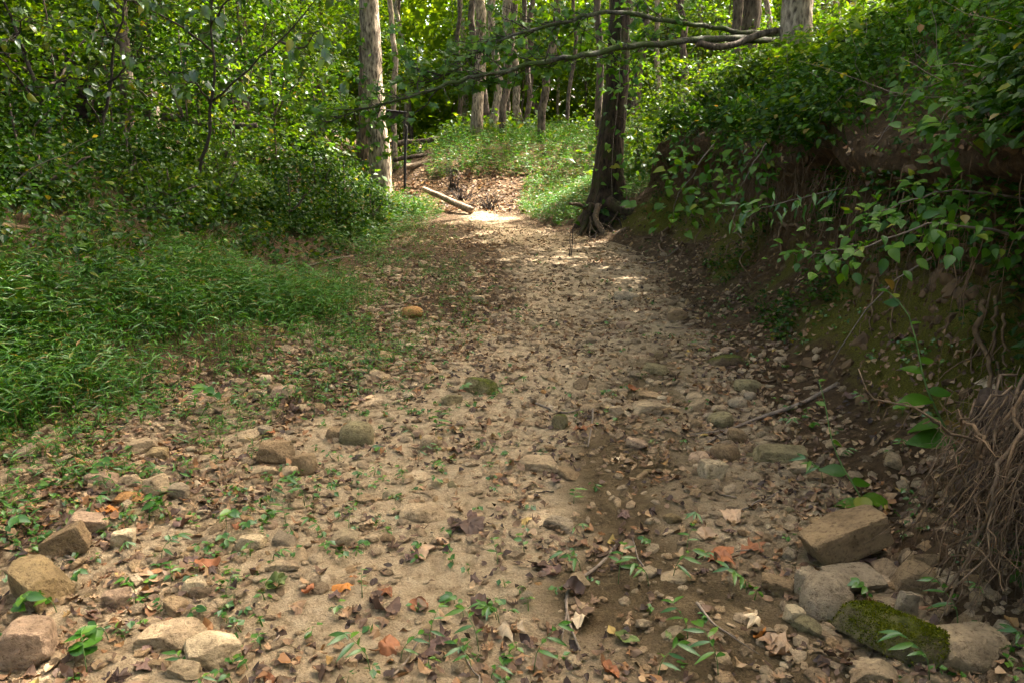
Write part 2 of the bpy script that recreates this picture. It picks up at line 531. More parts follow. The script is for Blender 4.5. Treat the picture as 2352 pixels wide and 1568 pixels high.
# ------------------------------------------------------------------ ground
toe_r_y = [-8, 2.7, 5.5, 8, 10.75, 12.5, 13.8, 15, 16, 17, 18.5, 20, 21.5, 24, 30, 95]
toe_r_x = [1.45, 1.5, 1.62, 1.78, 1.95, 1.75, 1.25, .90, .45, .15, .05, .3, .9, 1.5, 2.0, 2.0]
toe_l_y = [-8, 2.5, 4.3, 6, 9, 12.6, 15, 17, 19, 21, 23, 26, 30, 95]
toe_l_x = [-3.3, -3.2, -2.95, -1.9, -2.0, -2.2, -2.0, -1.75, -2.2, -3.2, -4.4, -6.5, -9, -9]
NL, NB, NR = 120, 170, 150
def build_ground():
    ys = [-7.0]
    while ys[-1] < 92:
        y = ys[-1]
        if y < 1.6:
            st = max(0.03, 0.25 * min(1.0, (1.7 - y) / 2.0))
        else:
            st = max(0.026, 0.0048 * y ** 1.25)
        ys.append(y + st)
    ys = np.array(ys)
    tl = np.interp(ys, toe_l_y, toe_l_x) + 0.12 * fbm(ys * 0.8, 3.3, seed=5)
    tr = np.interp(ys, toe_r_y, toe_r_x) + 0.10 * fbm(ys * 0.9, 7.1, seed=8)
    n = len(ys)
    X = np.zeros((n, NL + NB + NR))
    Z = np.zeros_like(X)
    K = np.zeros_like(X)                                   # steepness of the cut bank
    Y = np.repeat(ys[:, None], X.shape[1], 1)
    # left side, running away from the bed
    a = np.linspace(0, 1, NL + 1)[1:][::-1]
    tL = 6.5 * a + 70 * np.maximum(0, a - 0.72) ** 2 / 0.0784
    hL = np.interp(tL, [0, 0.5, 1.3, 2.2, 3.2, 5, 9, 40, 90], [0, 0.10, 0.42, 0.92, 1.28, 1.62, 2.05, 3.0, 4])
    steep = 1 + 0.35 * sstep(11, 16, ys) * (1 - sstep(19, 23, ys))
    X[:, :NL] = tl[:, None] - tL[None]
    Z[:, :NL] = hL[None] * np.where(tL[None] < 2, steep[:, None], 1 + (steep[:, None] - 1) * np.exp(-(tL[None] - 2)))
    # bed
    f = np.linspace(0, 1, NB)
    X[:, NL:NL + NB] = tl[:, None] + (tr - tl)[:, None] * f[None]
    # right side
    b = np.linspace(0, 1, NR + 1)[1:]
    s = 3.6 * b + 60 * np.maximum(0, b - 0.75) ** 2 / 0.0625
    px_ = np.interp(s, [0, .4, .8, 1.15, 1.45, 1.65, 1.85, 2.2, 3.0, 4, 6, 70], [0, .40, .74, .96, 1.05, .93, .92, 1.15, 1.85, 2.85, 4.85, 68])
    pz_ = np.interp(s, [0, .4, .8, 1.15, 1.45, 1.65, 1.85, 2.2, 3.0, 4, 6, 70], [0, .14, .42, .85, 1.22, 1.42, 1.62, 1.88, 2.32, 2.68, 2.9, 3.6])
    gx = s
    gz = np.interp(s, [0, 1, 2.5, 4, 8, 70], [0, .30, .95, 1.75, 2.5, 3.4])
    cut = (1 - sstep(12.6, 15.5, ys))[:, None]
    lipv = 1 + 0.5 * fbm(ys * 1.1, 1.7, seed=31)[:, None]
    gap = (px_ - np.interp(s, [0, 1.15, 2.2, 70], [0, .96, 1.15, 68]))[None]
    X[:, NL + NB:] = tr[:, None] + cut * (px_[None] + gap * 0.7 * lipv) + (1 - cut) * gx[None]
    hv = 1 + 0.10 * fbm(ys * 0.6, 4.0, seed=77)[:, None]
    Z[:, NL + NB:] = (cut * pz_[None] + (1 - cut) * gz[None]) * hv
    K[:, NL + NB:] = cut * (np.exp(-((s - 1.35) / 0.55) ** 2))[None]
    # rise of the bar and the mound at the bend
    E = np.interp(Y, [15.5, 18, 20.3, 21.2, 22.8, 26, 60, 95], [0, .14, .52, .80, 1.22, 1.75, 2.7, 4.0])
    E = E * (0.25 + 0.75 * sstep(-4.2, -1.4, X + 0.5 * fbm(Y * 0.5, X * 0.5, seed=3)))
    mound = 0.18 * np.exp(-((X - 0.6) / 2.2) ** 2 - ((Y - 23) / 1.6) ** 2)
    Z = np.maximum(Z, E + mound)
    # relief
    near = np.exp(-np.maximum(0, Y - 2) / 9)
    Z += 0.05 * fbm(X * 0.7, Y * 0.7, seed=1) + 0.030 * fbm(X * 2.6, Y * 2.6, seed=2)
    Z += near * (0.022 * fbm(X * 7, Y * 7, seed=4, octv=3) + 0.016 * np.maximum(0, vnoise(X * 15, Y * 15, seed=6)) + 0.009 * vnoise(X * 24, Y * 24, seed=7))
    bank = np.zeros_like(X)
    bank[:, NL + NB:] = 1
    Z += bank * 0.09 * fbm(X * 3.1, Y * 3.1, seed=9) * (1 - K)
    X += K * (0.14 * fbm(Y * 1.6, Z * 2.0, seed=12) + 0.07 * fbm(Y * 5, Z * 6, seed=13) + 0.03 * fbm(Y * 16, Z * 14, seed=14))
    Z[:, :NL] += (0.10 * fbm(X * 1.2, Y * 1.2, seed=15))[:, :NL] * sstep(0.2, 1.5, tL)[None]
    V = np.stack([X, Y, Z], -1)
    nc = X.shape[1]
    i, j = np.meshgrid(np.arange(n - 1), np.arange(nc - 1), indexing='ij')
    F = np.stack([i * nc + j, i * nc + j + 1, (i + 1) * nc + j + 1, (i + 1) * nc + j], -1).reshape(-1, 4)
    # colour zones of the earth itself
    inbed = np.zeros_like(X)
    inbed[:, NL:NL + NB] = 1
    fr = (X - tl[:, None]) / (tr - tl)[:, None]
    mid = np.interp(ys, [-8, 2, 3.5, 6, 9, 13, 16, 20], [0.58, 0.58, 0.62, 0.70, 0.78, 0.74, 0.6, 0.5])[:, None]
    wid = np.interp(ys, [-8, 2, 3.5, 6, 9, 13, 16, 20], [0.50, 0.48, 0.42, 0.32, 0.27, 0.28, 0.32, 0.4])[:, None]
    frw = fr + .10 * fbm(X * 1.6, Y * 1.4, seed=37) + .03 * fbm(X * 6, Y * 6, seed=38)
    sand = inbed * (1.15 - np.abs(frw - mid) / wid) + (0.30 - .15 * sstep(5, 9, Y)) * inbed
    sand = sand + inbed * .55 * fbm(X * 2.4, Y * 1.7, seed=29)
    sand = np.clip(sand, 0, 1) * (1 - 0.45 * sstep(13, 16, Y)) * (1 - 0.6 * sstep(17.5, 19, Y))
    damp = inbed * np.exp(-((frw - np.interp(ys, [0, 2.3, 3.5, 4.6, 7, 12], [.86, .86, .80, .84, .95, 1.0])[:, None]) / 0.10) ** 2) * (1 - sstep(5.0, 8, Y)) * np.clip(.75 + .9 * fbm(X * 2.2, Y * 1.6, seed=23), 0, 1.2)
    damp += 0.75 * np.exp(-((X - 0.33) / 0.28) ** 2 - ((Y - 2.55) / 0.22) ** 2)
    moss = np.zeros_like(X)
    moss[:, NL + NB:] = cut * (np.exp(-((s - 0.78) / 0.36) ** 2))[None] * np.clip(0.32 + 1.3 * fbm(Y[:, NL + NB:] * 0.9, s[None] * 1.2 + 0 * Y[:, NL + NB:], seed=21), 0, 1)
    rust = np.zeros_like(X)
    rust[:, NL + NB:] = cut * (np.exp(-((s - 1.1) / 0.6) ** 2))[None]
    att = dict(sand=sand, damp=damp, moss=moss, rust=rust)
    return V, F, att, fr

GV, GF, GATT, GFR = build_ground()
GN_C = GV.shape[1]
gv = GV.reshape(-1, 3)
ground_me = mesh_np("ground", gv, GF, M['ground'])
for k, v in GATT.items():
    at_ = ground_me.attributes.new(k, 'FLOAT', 'POINT')
    at_.data.foreach_set("value", np.ascontiguousarray(v.ravel(), np.float32))
ground = add("ground", ground_me, kind='structure', label="dry creek bed of pale mud between two earth banks in a forest")
BVH = BVHTree.FromPolygons(gv.tolist(), GF.tolist())

def G(px, py):
    """the place on the ground seen at a point of the photograph"""
    h = BVH.ray_cast(Vector((0, 0, CAM_Z)), ray(px, py).normalized())
    return (h[0], h[1]) if h[0] is not None else (PD(px, py, 30), Vector((0, 0, 1)))

def drop(x, y, top=12.0):
    h = BVH.ray_cast(Vector((x, y, top)), Vector((0, 0, -1)))
    return (h[0], h[1]) if h[0] is not None else (Vector((x, y, 0)), Vector((0, 0, 1)))

# faces as a pool to scatter on
q = gv[GF]
FC = q.mean(1)
FNRM = np.cross(q[:, 2] - q[:, 0], q[:, 3] - q[:, 1])
FA = np.linalg.norm(FNRM, axis=1) * 0.5
FN = unit(FNRM)
FCOL = (GF[:, 0] % GN_C)
FFR = GFR.ravel()[GF[:, 0]]
FSIDE = np.where(FCOL < NL, -1, np.where(FCOL < NL + NB, 0, 1))
FPX, FPY, FD = proj(FC)
VIEW = (FD > 0.3) & (FPX > -350) & (FPX < 2700) & (FPY < 1800) & (FPY > -400)
VIEW = np.maximum(VIEW * 1.0, .5 * ((FC[:, 1] > .2) & (FC[:, 1] < 60) & (np.abs(FC[:, 0]) < 3.2 + .95 * FC[:, 1])))   # thinner to the sides of the view
FATT = {k: v.ravel()[GF[:, 0]] for k, v in GATT.items()}
TOER = np.interp(FC[:, 1], toe_r_y, toe_r_x)
TOEL = np.interp(FC[:, 1], toe_l_y, toe_l_x)

def scatter(weight, N, rng):
    w = np.clip(weight, 0, None) * FA * VIEW
    tot = w.sum()
    if tot <= 0:
        return np.zeros((0, 3)), np.zeros((0, 3)), np.zeros(0, int)
    idx = rng.choice(len(w), N, p=w / tot)
    a, b = rng.random(N)[:, None], rng.random(N)[:, None]
    Q = q[idx]
    P = (Q[:, 0] * (1 - a) + Q[:, 1] * a) * (1 - b) + (Q[:, 3] * (1 - a) + Q[:, 2] * a) * b
    return P, FN[idx], idx

# ------------------------------------------------------------------ leaf shapes (length 1 along +Y, face up +Z)
def T_diamond():
    V = np.array([[0, 0, 0], [-.34, .45, .06], [0, 1, -.08], [.34, .45, .06]])
    return V, np.array([[0, 2, 1], [0, 3, 2]])

def T_blade():
    V = np.array([[0, 0, 0], [-.10, .38, .03], [0, .40, -.005], [.10, .38, .03], [0, 1, -.20]])
    return V, np.array([[0, 2, 1], [0, 3, 2], [1, 2, 4], [2, 3, 4]])

def T_rows(ts, ws, fold=.12, droop=.25, curl=0.0):
    V = [[0, 0, 0]]
    for t, w in zip(ts, ws):
        z = -droop * t * t
        V += [[-w, t, z + fold * w], [0, t, z], [w, t, z + fold * w]]
    V.append([0, 1, -droop])
    n = len(ts)
    F = [[0, 2, 1], [0, 3, 2]]
    for i in range(n - 1):
        a, b = 1 + 3 * i, 4 + 3 * i
        F += [[a, a + 1, b + 1], [a, b + 1, b], [a + 1, a + 2, b + 2], [a + 1, b + 2, b + 1]]
    a, t = 1 + 3 * (n - 1), 1 + 3 * n
    F += [[a, a + 1, t], [a + 1, a + 2, t]]
    return np.array(V, float), np.array(F)

def T_hex(droop=.2):
    V = np.array([[0, 0, 0], [-.27, .26, .05], [-.25, .62, 0.0], [0, 1, -droop], [.25, .62, 0.0], [.27, .26, .05]])
    return V, np.array([[0, 3, 1], [1, 3, 2], [0, 5, 3], [5, 4, 3]])

def T_ovate(droop=.2):
    return T_rows([.07, .2, .38, .58, .78, .92], [.15, .26, .30, .26, .15, .06], .25, droop)

def T_heart(droop=.22):
    V, F = T_rows([.05, .16, .34, .54, .74, .90], [.24, .36, .37, .29, .17, .07], .2, droop)
    V[1, 1] -= .14
    V[3, 1] -= .14
    V[4, 1] -= .08
    V[6, 1] -= .08
    return V, F

def T_lance():
    return T_rows([.1, .28, .5, .72, .9], [.055, .10, .115, .075, .03], .3, .28)

def T_lobed(kind='maple', rings=2, curl=(0.0, 0.0), seed=0, wob=0.0, fine=False):
    """palmate or oak outline filled towards the midrib"""
    if kind == 'maple':
        pts = [(0, 0), (.18, .02), (.46, -.06), (.36, .16), (.62, .38), (.36, .42), (.34, .50), (.20, .62), (.0, 1.0)]
    elif kind == 'chip':
        pts = [(0, 0), (.26, .22), (.33, .52), (.17, .80), (.0, 1.0)]
    elif kind == 'oak':
        pts = [(0, 0), (.05, .14), (.22, .22), (.08, .32), (.36, .48), (.10, .54), (.30, .76), (.09, .76), (.0, 1.0)]
    else:
        pts = [(0, 0), (.17, .10), (.29, .25), (.34, .42), (.31, .58), (.23, .74), (.12, .88), (.05, .95), (.0, 1.0)]
    right = np.array(pts, float)
    if fine:
        t0 = np.arange(len(right))
        t1 = np.linspace(0, len(right) - 1, 2 * len(right) - 1)
        right = np.stack([np.interp(t1, t0, right[:, 0]), np.interp(t1, t0, right[:, 1])], -1)
        right[1::2, 0] += .018
    left = right[1:-1][::-1] * np.array([-1, 1])
    o_ = np.concatenate([right, left])
    n = len(o_)
    rings_v = [np.concatenate([o_, np.zeros((n, 1))], 1)]
    c = np.array([0, .42, 0])
    for k in range(1, rings):
        rings_v.append(c + (rings_v[0] - c) * (1 - k / rings) * np.array([.8, 1, 1]))
    V = np.concatenate(rings_v + [c[None]])
    F = []
    for k in range(rings - 1):
        for i in range(n):
            j = (i + 1) % n
            F += [[k * n + i, k * n + j, (k + 1) * n + j], [k * n + i, (k + 1) * n + j, (k + 1) * n + i]]
    for i in range(n):
        F.append([(rings - 1) * n + i, (rings - 1) * n + (i + 1) % n, rings * n])
    V[:, 2] = curl[0] * (V[:, 0] / .4) ** 2 + curl[1] * ((V[:, 1] - .45) / .5) ** 2
    if wob:
        V[:, 2] += wob * vnoise(V[:, 0] * 3.2 + seed * 9.1, V[:, 1] * 3.2, seed=seed)
        V[:, 2] += 0.5 * wob * vnoise(V[:, 0] * 8 + seed * 3.1, V[:, 1] * 8, seed=seed + 5)
        V[:, 0] += 0.25 * wob * vnoise(V[:, 0] * 6 + 4, V[:, 1] * 6 + seed, seed=seed + 2)
    return V, np.array(F)

def frames(Yd, Zd):
    """orthonormal X,Y,Z from a leaf direction and a wished normal"""
    Y = unit(Yd)
    X = unit(np.cross(Y, Zd))
    Z = np.cross(X, Y)
    return X, Y, Z

def place(tmpl, P, Yd, Zd, S, W=None):
    V, F = tmpl
    X, Y, Z = frames(Yd, Zd)
    S = np.broadcast_to(np.asarray(S, float), (len(P),))
    W = S if W is None else np.asarray(W, float) * S
    out = P[:, None] + (V[None, :, 0:1] * W[:, None, None] * X[:, None] + V[None, :, 1:2] * S[:, None, None] * Y[:, None] + V[None, :, 2:3] * S[:, None, None] * Z[:, None])
    FF = F[None] + (np.arange(len(P)) * len(V))[:, None, None]
    return out.reshape(-1, 3), FF.reshape(-1, F.shape[1])

def rnd_dir(n, rng):
    return unit(rng.normal(0, 1, (n, 3)))
UP = np.array([0, 0, 1.0])

# ------------------------------------------------------------------ stones
_ico = {}
def ico(sub):
    if sub not in _ico:
        bm = bmesh.new()
        bmesh.ops.create_icosphere(bm, subdivisions=sub, radius=1)
        _ico[sub] = (np.array([v.co[:] for v in bm.verts]), np.array([[v.index for v in f.verts] for f in bm.faces]))
        bm.free()
    return _ico[sub]

def stone(seed, sub=3, ang=1.0, dims=(1, .8, .5), rough=.03, chips=True):
    rng = np.random.default_rng(seed)
    D, F = ico(sub)
    k = 7
    N = rnd_dir(k, rng)
    N = np.concatenate([N, [[0, 0, 1], [0, 0, -1], [1, .2, .1], [-1, .1, .2], [.1, 1, .2], [-.2, -1, .1]]])
    N = unit(N + rng.normal(0, .12, N.shape))
    d = np.concatenate([rng.uniform(.62, 1.0, k), rng.uniform(.62, .85, 6)])
    if ang > 1.2:                                          # brick-like block with knocked-off edges
        N = np.array([[1, 0, 0], [-1, 0, 0], [0, 1, 0], [0, -1, 0], [0, 0, 1], [0, 0, -1]], float)
        N = np.concatenate([N + rng.normal(0, .11, N.shape), rnd_dir(5, rng)])
        N = unit(N)
        d = np.concatenate([rng.uniform(.60, .66, 6), rng.uniform(.80, .92, 5)])
    dot = D @ N.T
    rr = np.where(dot > .05, d[None] / np.maximum(dot, .05), 9)
    p = 22.0 if ang > 1.2 else 60.0 if ang > .84 else (26.0 if ang > .65 else 9.0)
    r = (np.sum(rr ** -p, 1)) ** (-1 / p)
    r = r * min(ang, 1) + (1 - min(ang, 1)) * .85
    r = np.minimum(r, 1.22)
    V = D * r[:, None]
    f1 = fbm(V[:, 0] * 1.6 + seed * 3.1, V[:, 1] * 1.6, V[:, 2] * 1.6, seed=seed, octv=3)
    f2 = fbm(V[:, 0] * 6 + seed, V[:, 1] * 6, V[:, 2] * 6, seed=seed + 3, octv=2)
    V = V * (1 + rough * 2.2 * f1 + rough * .8 * f2)[:, None]
    V = V / np.abs(V).max(0) * np.array(dims) * .5
    return V, F

# ================================================================== TREES
def tree(name, label, base, top, r0, r1, barkm, cat='tree', group=None, crown=None, limbs=(), seed=0, sides=12, rough=.12, flute=0.0, flare=1.35, nseg=14, leafm='canopy', leaf=.16, bend=0.25):
    """base/top world points; crown: (centre offset list, radii, number of leaves)"""
    rng = np.random.default_rng(seed)
    base = np.array(base, float)
    t = thing(name, label, cat, loc=base, group=group)
    L = np.array(top, float) - base
    P = wander((0, 0, -0.25), L, nseg, .02 * bend * 4, rng)
    s = np.linspace(0, 1, nseg)
    rad = r0 + (r1 - r0) * s
    rad = rad * (1 + (flare - 1) * np.exp(-s * np.linalg.norm(L) / max(r0 * 3.0, .05)))
    V, F = tube(P, rad, sides, rough, seed, flute=flute)
    add("trunk", mesh_np("trunk", V, F, M[barkm]), t)
    if crown is not None:
        cparts, lim = [], []
        for (cx, cy, cz, rx, ry, rz, n) in crown:
            c = np.array([cx, cy, cz]) - base
            k = max(3, n // 45)
            u = rnd_dir(k, rng) * (rng.random((k, 1)) ** .45)
            cc = c + u * np.array([rx, ry, rz])
            nl = max(3, min(9, k // 9))
            for b in range(nl):
                start = P[int(np.clip(np.searchsorted(P[:, 2], c[2] - rz * .9), 2, nseg - 2))] + np.array([0, 0, 1]) * rng.uniform(-.3, .9) * rz * .4
                e = cc[b]
                lim.append(tube(wander(start, e, 7, .07, rng, sag=-.06), np.linspace(max(.02, r1 * .55), .008, 7), 5))
            m = n // k
            a = rng.random((k, m)) * 2 * np.pi
            rr = rng.random((k, m)) ** .6
            spread = rng.uniform(.45, 1.0, (k, 1)) * min(rx, ry, 2.2) * .42
            tilt = rng.normal(0, .25, (k, 2))
            dx, dy = np.cos(a) * rr * spread, np.sin(a) * rr * spread
            dz = dx * tilt[:, :1] + dy * tilt[:, 1:] + rng.normal(0, .09, (k, m)) - .15 * rr ** 2 * spread
            pp = cc[:, None] + np.stack([dx, dy, dz], -1)
            pp = pp.reshape(-1, 3)
            Yd = np.stack([np.cos(a), np.sin(a), -.35 + 0 * a], -1).reshape(-1, 3) + rng.normal(0, .45, (k * m, 3))
            Zd = UP + rng.normal(0, .38, (k * m, 3))
            cparts.append(place(T_diamond(), pp, Yd, Zd, leaf * rng.uniform(.7, 1.25, k * m), W=np.full(k * m, 1.15)))
        if lim:
            V, F = join(lim)
            add("limb", mesh_np("limb", V, F, M[barkm]), t)
        V, F = join(cparts)
        add("crown", mesh_np("crown", V, F, M[leafm], smooth=False), t)
    return t, P + base

# --- the pale straight trunk on the left bank
bL, _ = drop(*PD(873, 418, 17.6).xy)
tL_, PL_ = tree("pale_tree", "straight pale grey trunk on the left bank edge, lit by the sun", bL, PD(836, -420, 17.9), .225, .19, 'bark', seed=3, sides=40, rough=.12, flare=1.3, nseg=60, bend=.12,
           crown=[(-4.5, 16.5, 12.5, 4.2, 3.4, 2.8, 5000), (-1.5, 18.5, 14.5, 3, 3, 2.4, 2500)])
bL2, _ = drop(*PD(836, 400, 18.6).xy)
tree("brown_tree", "shaded brown trunk just behind the pale trunk on the left bank", bL2, PD(852, -380, 19.2), .20, .13, 'bark_dark', seed=4, sides=20, nseg=24,
     crown=[(-5.5, 20, 12, 3, 3, 2.4, 2500)])
# --- the mossy leaning tree with bare roots on the right
bR = PD(1394, 505, 14.4)
mossy, PM_ = tree("mossy_tree", "dark mossy tree leaning over the bed with its roots washed bare", bR, PD(1446, -470, 14.7), .215, .165, 'bark_moss', seed=6, sides=44, rough=.15, flute=.22, flare=2.5, nseg=60, bend=.15,
                crown=[(4.2, 12.6, 10.5, 4.0, 3.6, 2.6, 6500), (1.0, 12.0, 12.0, 3.2, 3.4, 2.2, 3200), (-.6, 15.6, 12.2, 3.0, 3.0, 2.0, 3600), (-3.4, 12.6, 12.6, 3.0, 3.0, 2.0, 3000)])  # last two crown lobes, out of view, added to shade the left bank
V, F = stone(17, 4, .5, (1.25, .7, .55), .2)
add("soil_clump", mesh_np("root_plate", V + np.array(PD(1432, 512, 14.25) - mossy.location), F, M['rootdark']), mossy)
rngr = np.random.default_rng(66)
def root_part(pts, r0, r1, n=14, mat='rootclump', parent=mossy, off=None, amp=.03, sides=8):
    pts = [Vector(p) for p in pts]
    P = np.array([tuple(p) for p in smooth_path(pts, n)])
    P = P + np.cumsum(rngr.normal(0, amp * .35 * (r0 + r1), P.shape), 0)
    V, F = tube(P - np.array(parent.location), np.linspace(r0, r1, n), sides, .22, int(rngr.integers(999)))
    return add("root", mesh_np("root", V, F, M[mat]), parent)
root_part([PD(1395, 465, 14.1), PD(1440, 488, 13.9), PD(1490, 492, 13.8), PD(1540, 520, 13.7)], .12, .08, mat='bark_moss')
root_part([PD(1375, 470, 14.0), PD(1368, 505, 13.8), PD(1388, 540, 13.5), PD(1392, 560, 13.3)], .055, .04)
root_part([PD(1392, 556, 13.3), PD(1420, 536, 13.3), PD(1448, 522, 13.5)], .05, .035)
root_part([PD(1360, 470, 14.1), PD(1345, 510, 13.9), PD(1330, 545, 13.6)], .07, .03, mat='bark_moss')
root_part([PD(1345, 478, 14.1), PD(1330, 470, 14.0), PD(1308, 468, 13.8)], .045, .02)
root_part([PD(1388, 548, 13.3), PD(1375, 565, 13.1), PD(1366, 585, 12.9)], .05, .025)
root_part([PD(1430, 500, 13.9), PD(1450, 520, 13.6), PD(1470, 545, 13.5)], .06, .04, mat='bark_moss')
root_part([PD(1402, 500, 14.0), PD(1408, 530, 13.8), PD(1425, 560, 13.6)], .05, .03, mat='rootdark')
for k in range(14):
    a = PD(1350 + 120 * rngr.random(), 485 + 30 * rngr.random(), 13.9)
    b = PD(1335 + 150 * rngr.random(), 545 + 25 * rngr.random(), 13.3)
    root_part([a, a.lerp(b, .5) + Vector(rngr.normal(0, .05, 3)), b], .018, .008, n=8, sides=5, mat='rootclump' if k % 2 else 'rootdark')
# --- the second trunk, up on the right bank
bR2, _ = drop(*PD(1826, 150, 12.0).xy)
bark_tree, _ = tree("ridged_tree", "grey ridged trunk standing on top of the right bank", bR2, PD(1850, -560, 12.2), .215, .16, 'bark', seed=8, sides=40, rough=.10, flare=1.3, nseg=60, bend=.1,
     crown=[(5.5, 9.8, 10.5, 4.2, 3.6, 2.4, 6500), (3.0, 7.2, 9.5, 2.6, 2.6, 1.8, 2500)])
# --- trunks among the trees further back: px, base py, width px, depth, top px, bark, words
LIT = [(0, 18.5, .3), (-2.7, 17.6, 3), (-2.7, 17.6, 1.2), (1, 22, 1.8), (-1, 16.8, 0), (-1.2, 20, .6), (1.4, 19.4, .5)]
TS = np.array(to_sun)
def shades(c, rad):
    """does a crown at c stand between the sun and the clearing at the bend"""
    for p in LIT:
        v = np.array(c, float) - np.array(p)
        t = v @ TS
        if t > 0 and np.linalg.norm(v - TS * t) < rad:
            return True
    return False
BACK = [
    (1093, 305, 25, 25.0, 1090, 'bark', "pair-topped grey trunk right of the pale tree, behind the mound"),
    (1131, 290, 18, 28.0, 1128, 'bark', "slim grey trunk close behind the pair-topped one"),
    (1158, 312, 16, 24.5, 1168, 'bark_dark', "short-looking brown trunk standing on the mound's left shoulder"),
    (1246, 318, 18, 23.8, 1292, 'bark_dark', "brown trunk leaning right on the crest of the mound"),
    (1212, 262, 12, 31.0, 1208, 'bark_dark', "thin far trunk left of the leaning one"),
    (1300, 292, 9, 27.0, 1318, 'bark_dark', "pencil-thin dark stem right of the leaning trunk"),
    (1376, 300, 17, 17.5, 1374, 'bark_dark', "thin knotty trunk touching the left side of the mossy tree"),
    (1517, 240, 13, 30.0, 1516, 'bark', "far thin trunk right of the mossy tree under the limb"),
    (1594, 160, 16, 27.0, 1572, 'bark_dark', "curved dark trunk crossing above the lower limb"),
    (1612, 190, 12, 33.0, 1618, 'bark', "far pale trunk beside the curved dark one"),
    (1706, 130, 22, 16.5, 1696, 'bark_dark', "stubby dark trunk where the two limbs meet"),
    (1742, 90, 20, 25.0, 1752, 'bark', "broad far trunk left of the ridged tree"),
    (1772, 100, 13, 31.0, 1768, 'bark', "slender far trunk left of the ridged tree, behind the broad one"),
    (1890, 70, 14, 28.0, 1895, 'bark_dark', "thin far trunk just right of the ridged tree"),
    (1930, 70, 24, 23.0, 1922, 'bark', "greyish far trunk right of the ridged tree"),
    (1962, 50, 26, 25.0, 1975, 'bark_dark', "broad brown far trunk right of the ridged tree"),
    (2074, 70, 15, 22.0, 2068, 'bark_dark', "narrow dark trunk above the right bank"),
    (278, 300, 30, 13.2, 268, 'bark_dark', "straight brown trunk at left behind the forked saplings"),
    (150, 150, 52, 22.0, 140, 'bark', "broad dim grey trunk at far left"),
    (528, 130, 30, 24.0, 562, 'bark_dark', "dark leaning far trunk above the thin sapling"),
    (905, 250, 13, 25.0, 902, 'bark', "thin far trunk just right of the pale tree"),
    (1052, 230, 10, 34.0, 1058, 'bark_dark', "very thin far stem left of the pair-topped trunk"),
    (1446, 250, 14, 33.0, 1420, 'bark_dark', "far trunk behind the mossy tree leaning left"),
    (640, 160, 16, 27.0, 648, 'bark_dark', "far trunk in the leaves left of the pale tree"),
    (735, 200, 14, 30.0, 730, 'bark_dark', "slim far trunk halfway between sapling and pale tree"),
    (420, 150, 16, 29.0, 410, 'bark_dark', "far trunk in the leaves above the fallen log at left"),
    (2230, -10, 20, 20.0, 2230, 'bark_dark', "trunk at the top right above the bank leaves"),
]
for i, (px, py, w, dep, tpx, bk, words_) in enumerate(BACK):
    b, _ = drop(*PD(px, py, dep).xy)
    r = w * .000547 * dep * .5
    top = PD(tpx + (tpx - px) * .8, -330, dep)
    top.z = max(top.z, b.z + 8) + 1.5
    rg = np.random.default_rng(400 + i)
    cr = [(top.x + rg.normal(0, .6), dep + 1.5, top.z + 1.5, 2.6, 2.4, 2.4, 1500 if dep > 18 else 2200)]
    k_ = 0
    while shades(cr[0][:3], 3.0) and k_ < 12:
        k_ += 1
        cr = [(cr[0][0] + .7, cr[0][1] + .9) + cr[0][2:]]
    tr_, _ = tree("forest_tree", words_, b, top, r, r * .75, bk, seed=100 + i, sides=14, nseg=16, crown=cr, group="trees of the forest behind the creek bend", bend=.35)

rng = np.random.default_rng(27)
for k in range(26):
    y = rng.uniform(27, 43)
    px = [rng.uniform(930, 1350), rng.uniform(1400, 2100), rng.uniform(300, 820)][k % 3]
    b = drop(*PD(px, 250, y).xy)[0]
    r = rng.uniform(.07, .17)
    t_, _ = tree("forest_tree", "slim far trunk", b, b + Vector((rng.normal(0, .7), 0, rng.uniform(11, 14))), r, r * .6, ['bark', 'bark_dark'][k % 2], seed=150 + k, sides=8, nseg=12, bend=.5, crown=[(b.x, y + 1, b.z + 13.5, 2.2, 2.2, 1.8, 500)], leaf=.25, group="slim trunks deep in the forest")
    REG.append((t_, "slim grey far trunk" if k % 2 == 0 else "slim dark far trunk", 'far'))

# trees added on and behind both banks, crowns unseen, to shade bed and banks
for i, (x, y, h, cx, cy) in enumerate([(6.8, 8.4, 9.2, 6.0, 7.4), (8.5, 15.5, 11.5, 8.6, 13.6), (4.6, 16.8, 11.5, 5.0, 14.2), (10.5, 11.5, 12, 9.5, 10.5), (-8.5, 9.0, 10, -7.6, 9.0), (-9.5, 14.5, 10, -8.6, 14.5), (9.0, 20.0, 10.5, 6.4, 17.9), (-5.0, -4.5, 9, -5.0, -4.2), (4.5, -6.0, 9, 4.2, -5.4), (-1.0, -11.0, 10, -1.0, -10.5), (7.5, 1.5, 9, 7.0, 1.5), (-7.6, 11.8, 8.6, -6.4, 11.4), (-7.2, 16.4, 9, -5.6, 15.6), (7.4, 22.0, 11.2, 4.4, 19.2)]):
    b, _ = drop(x, y)
    r_, _ = tree("shade_tree", "tree added at the right for the shade of its unseen crown" if x > 0 else "tree added at the left for the shade of its unseen crown", b, (x, y, h), .2, .12, 'bark_dark', seed=300 + i, crown=[(cx, cy, h + .8, 3.6, 3.4, 2.2, 4200)], leaf=.2,
         group="added trees whose crowns shade the bed from the right" if x > 0 else "added trees shading the left bank")
    REG.append((r_, "added bank tree with an unseen shading crown", 'far'))

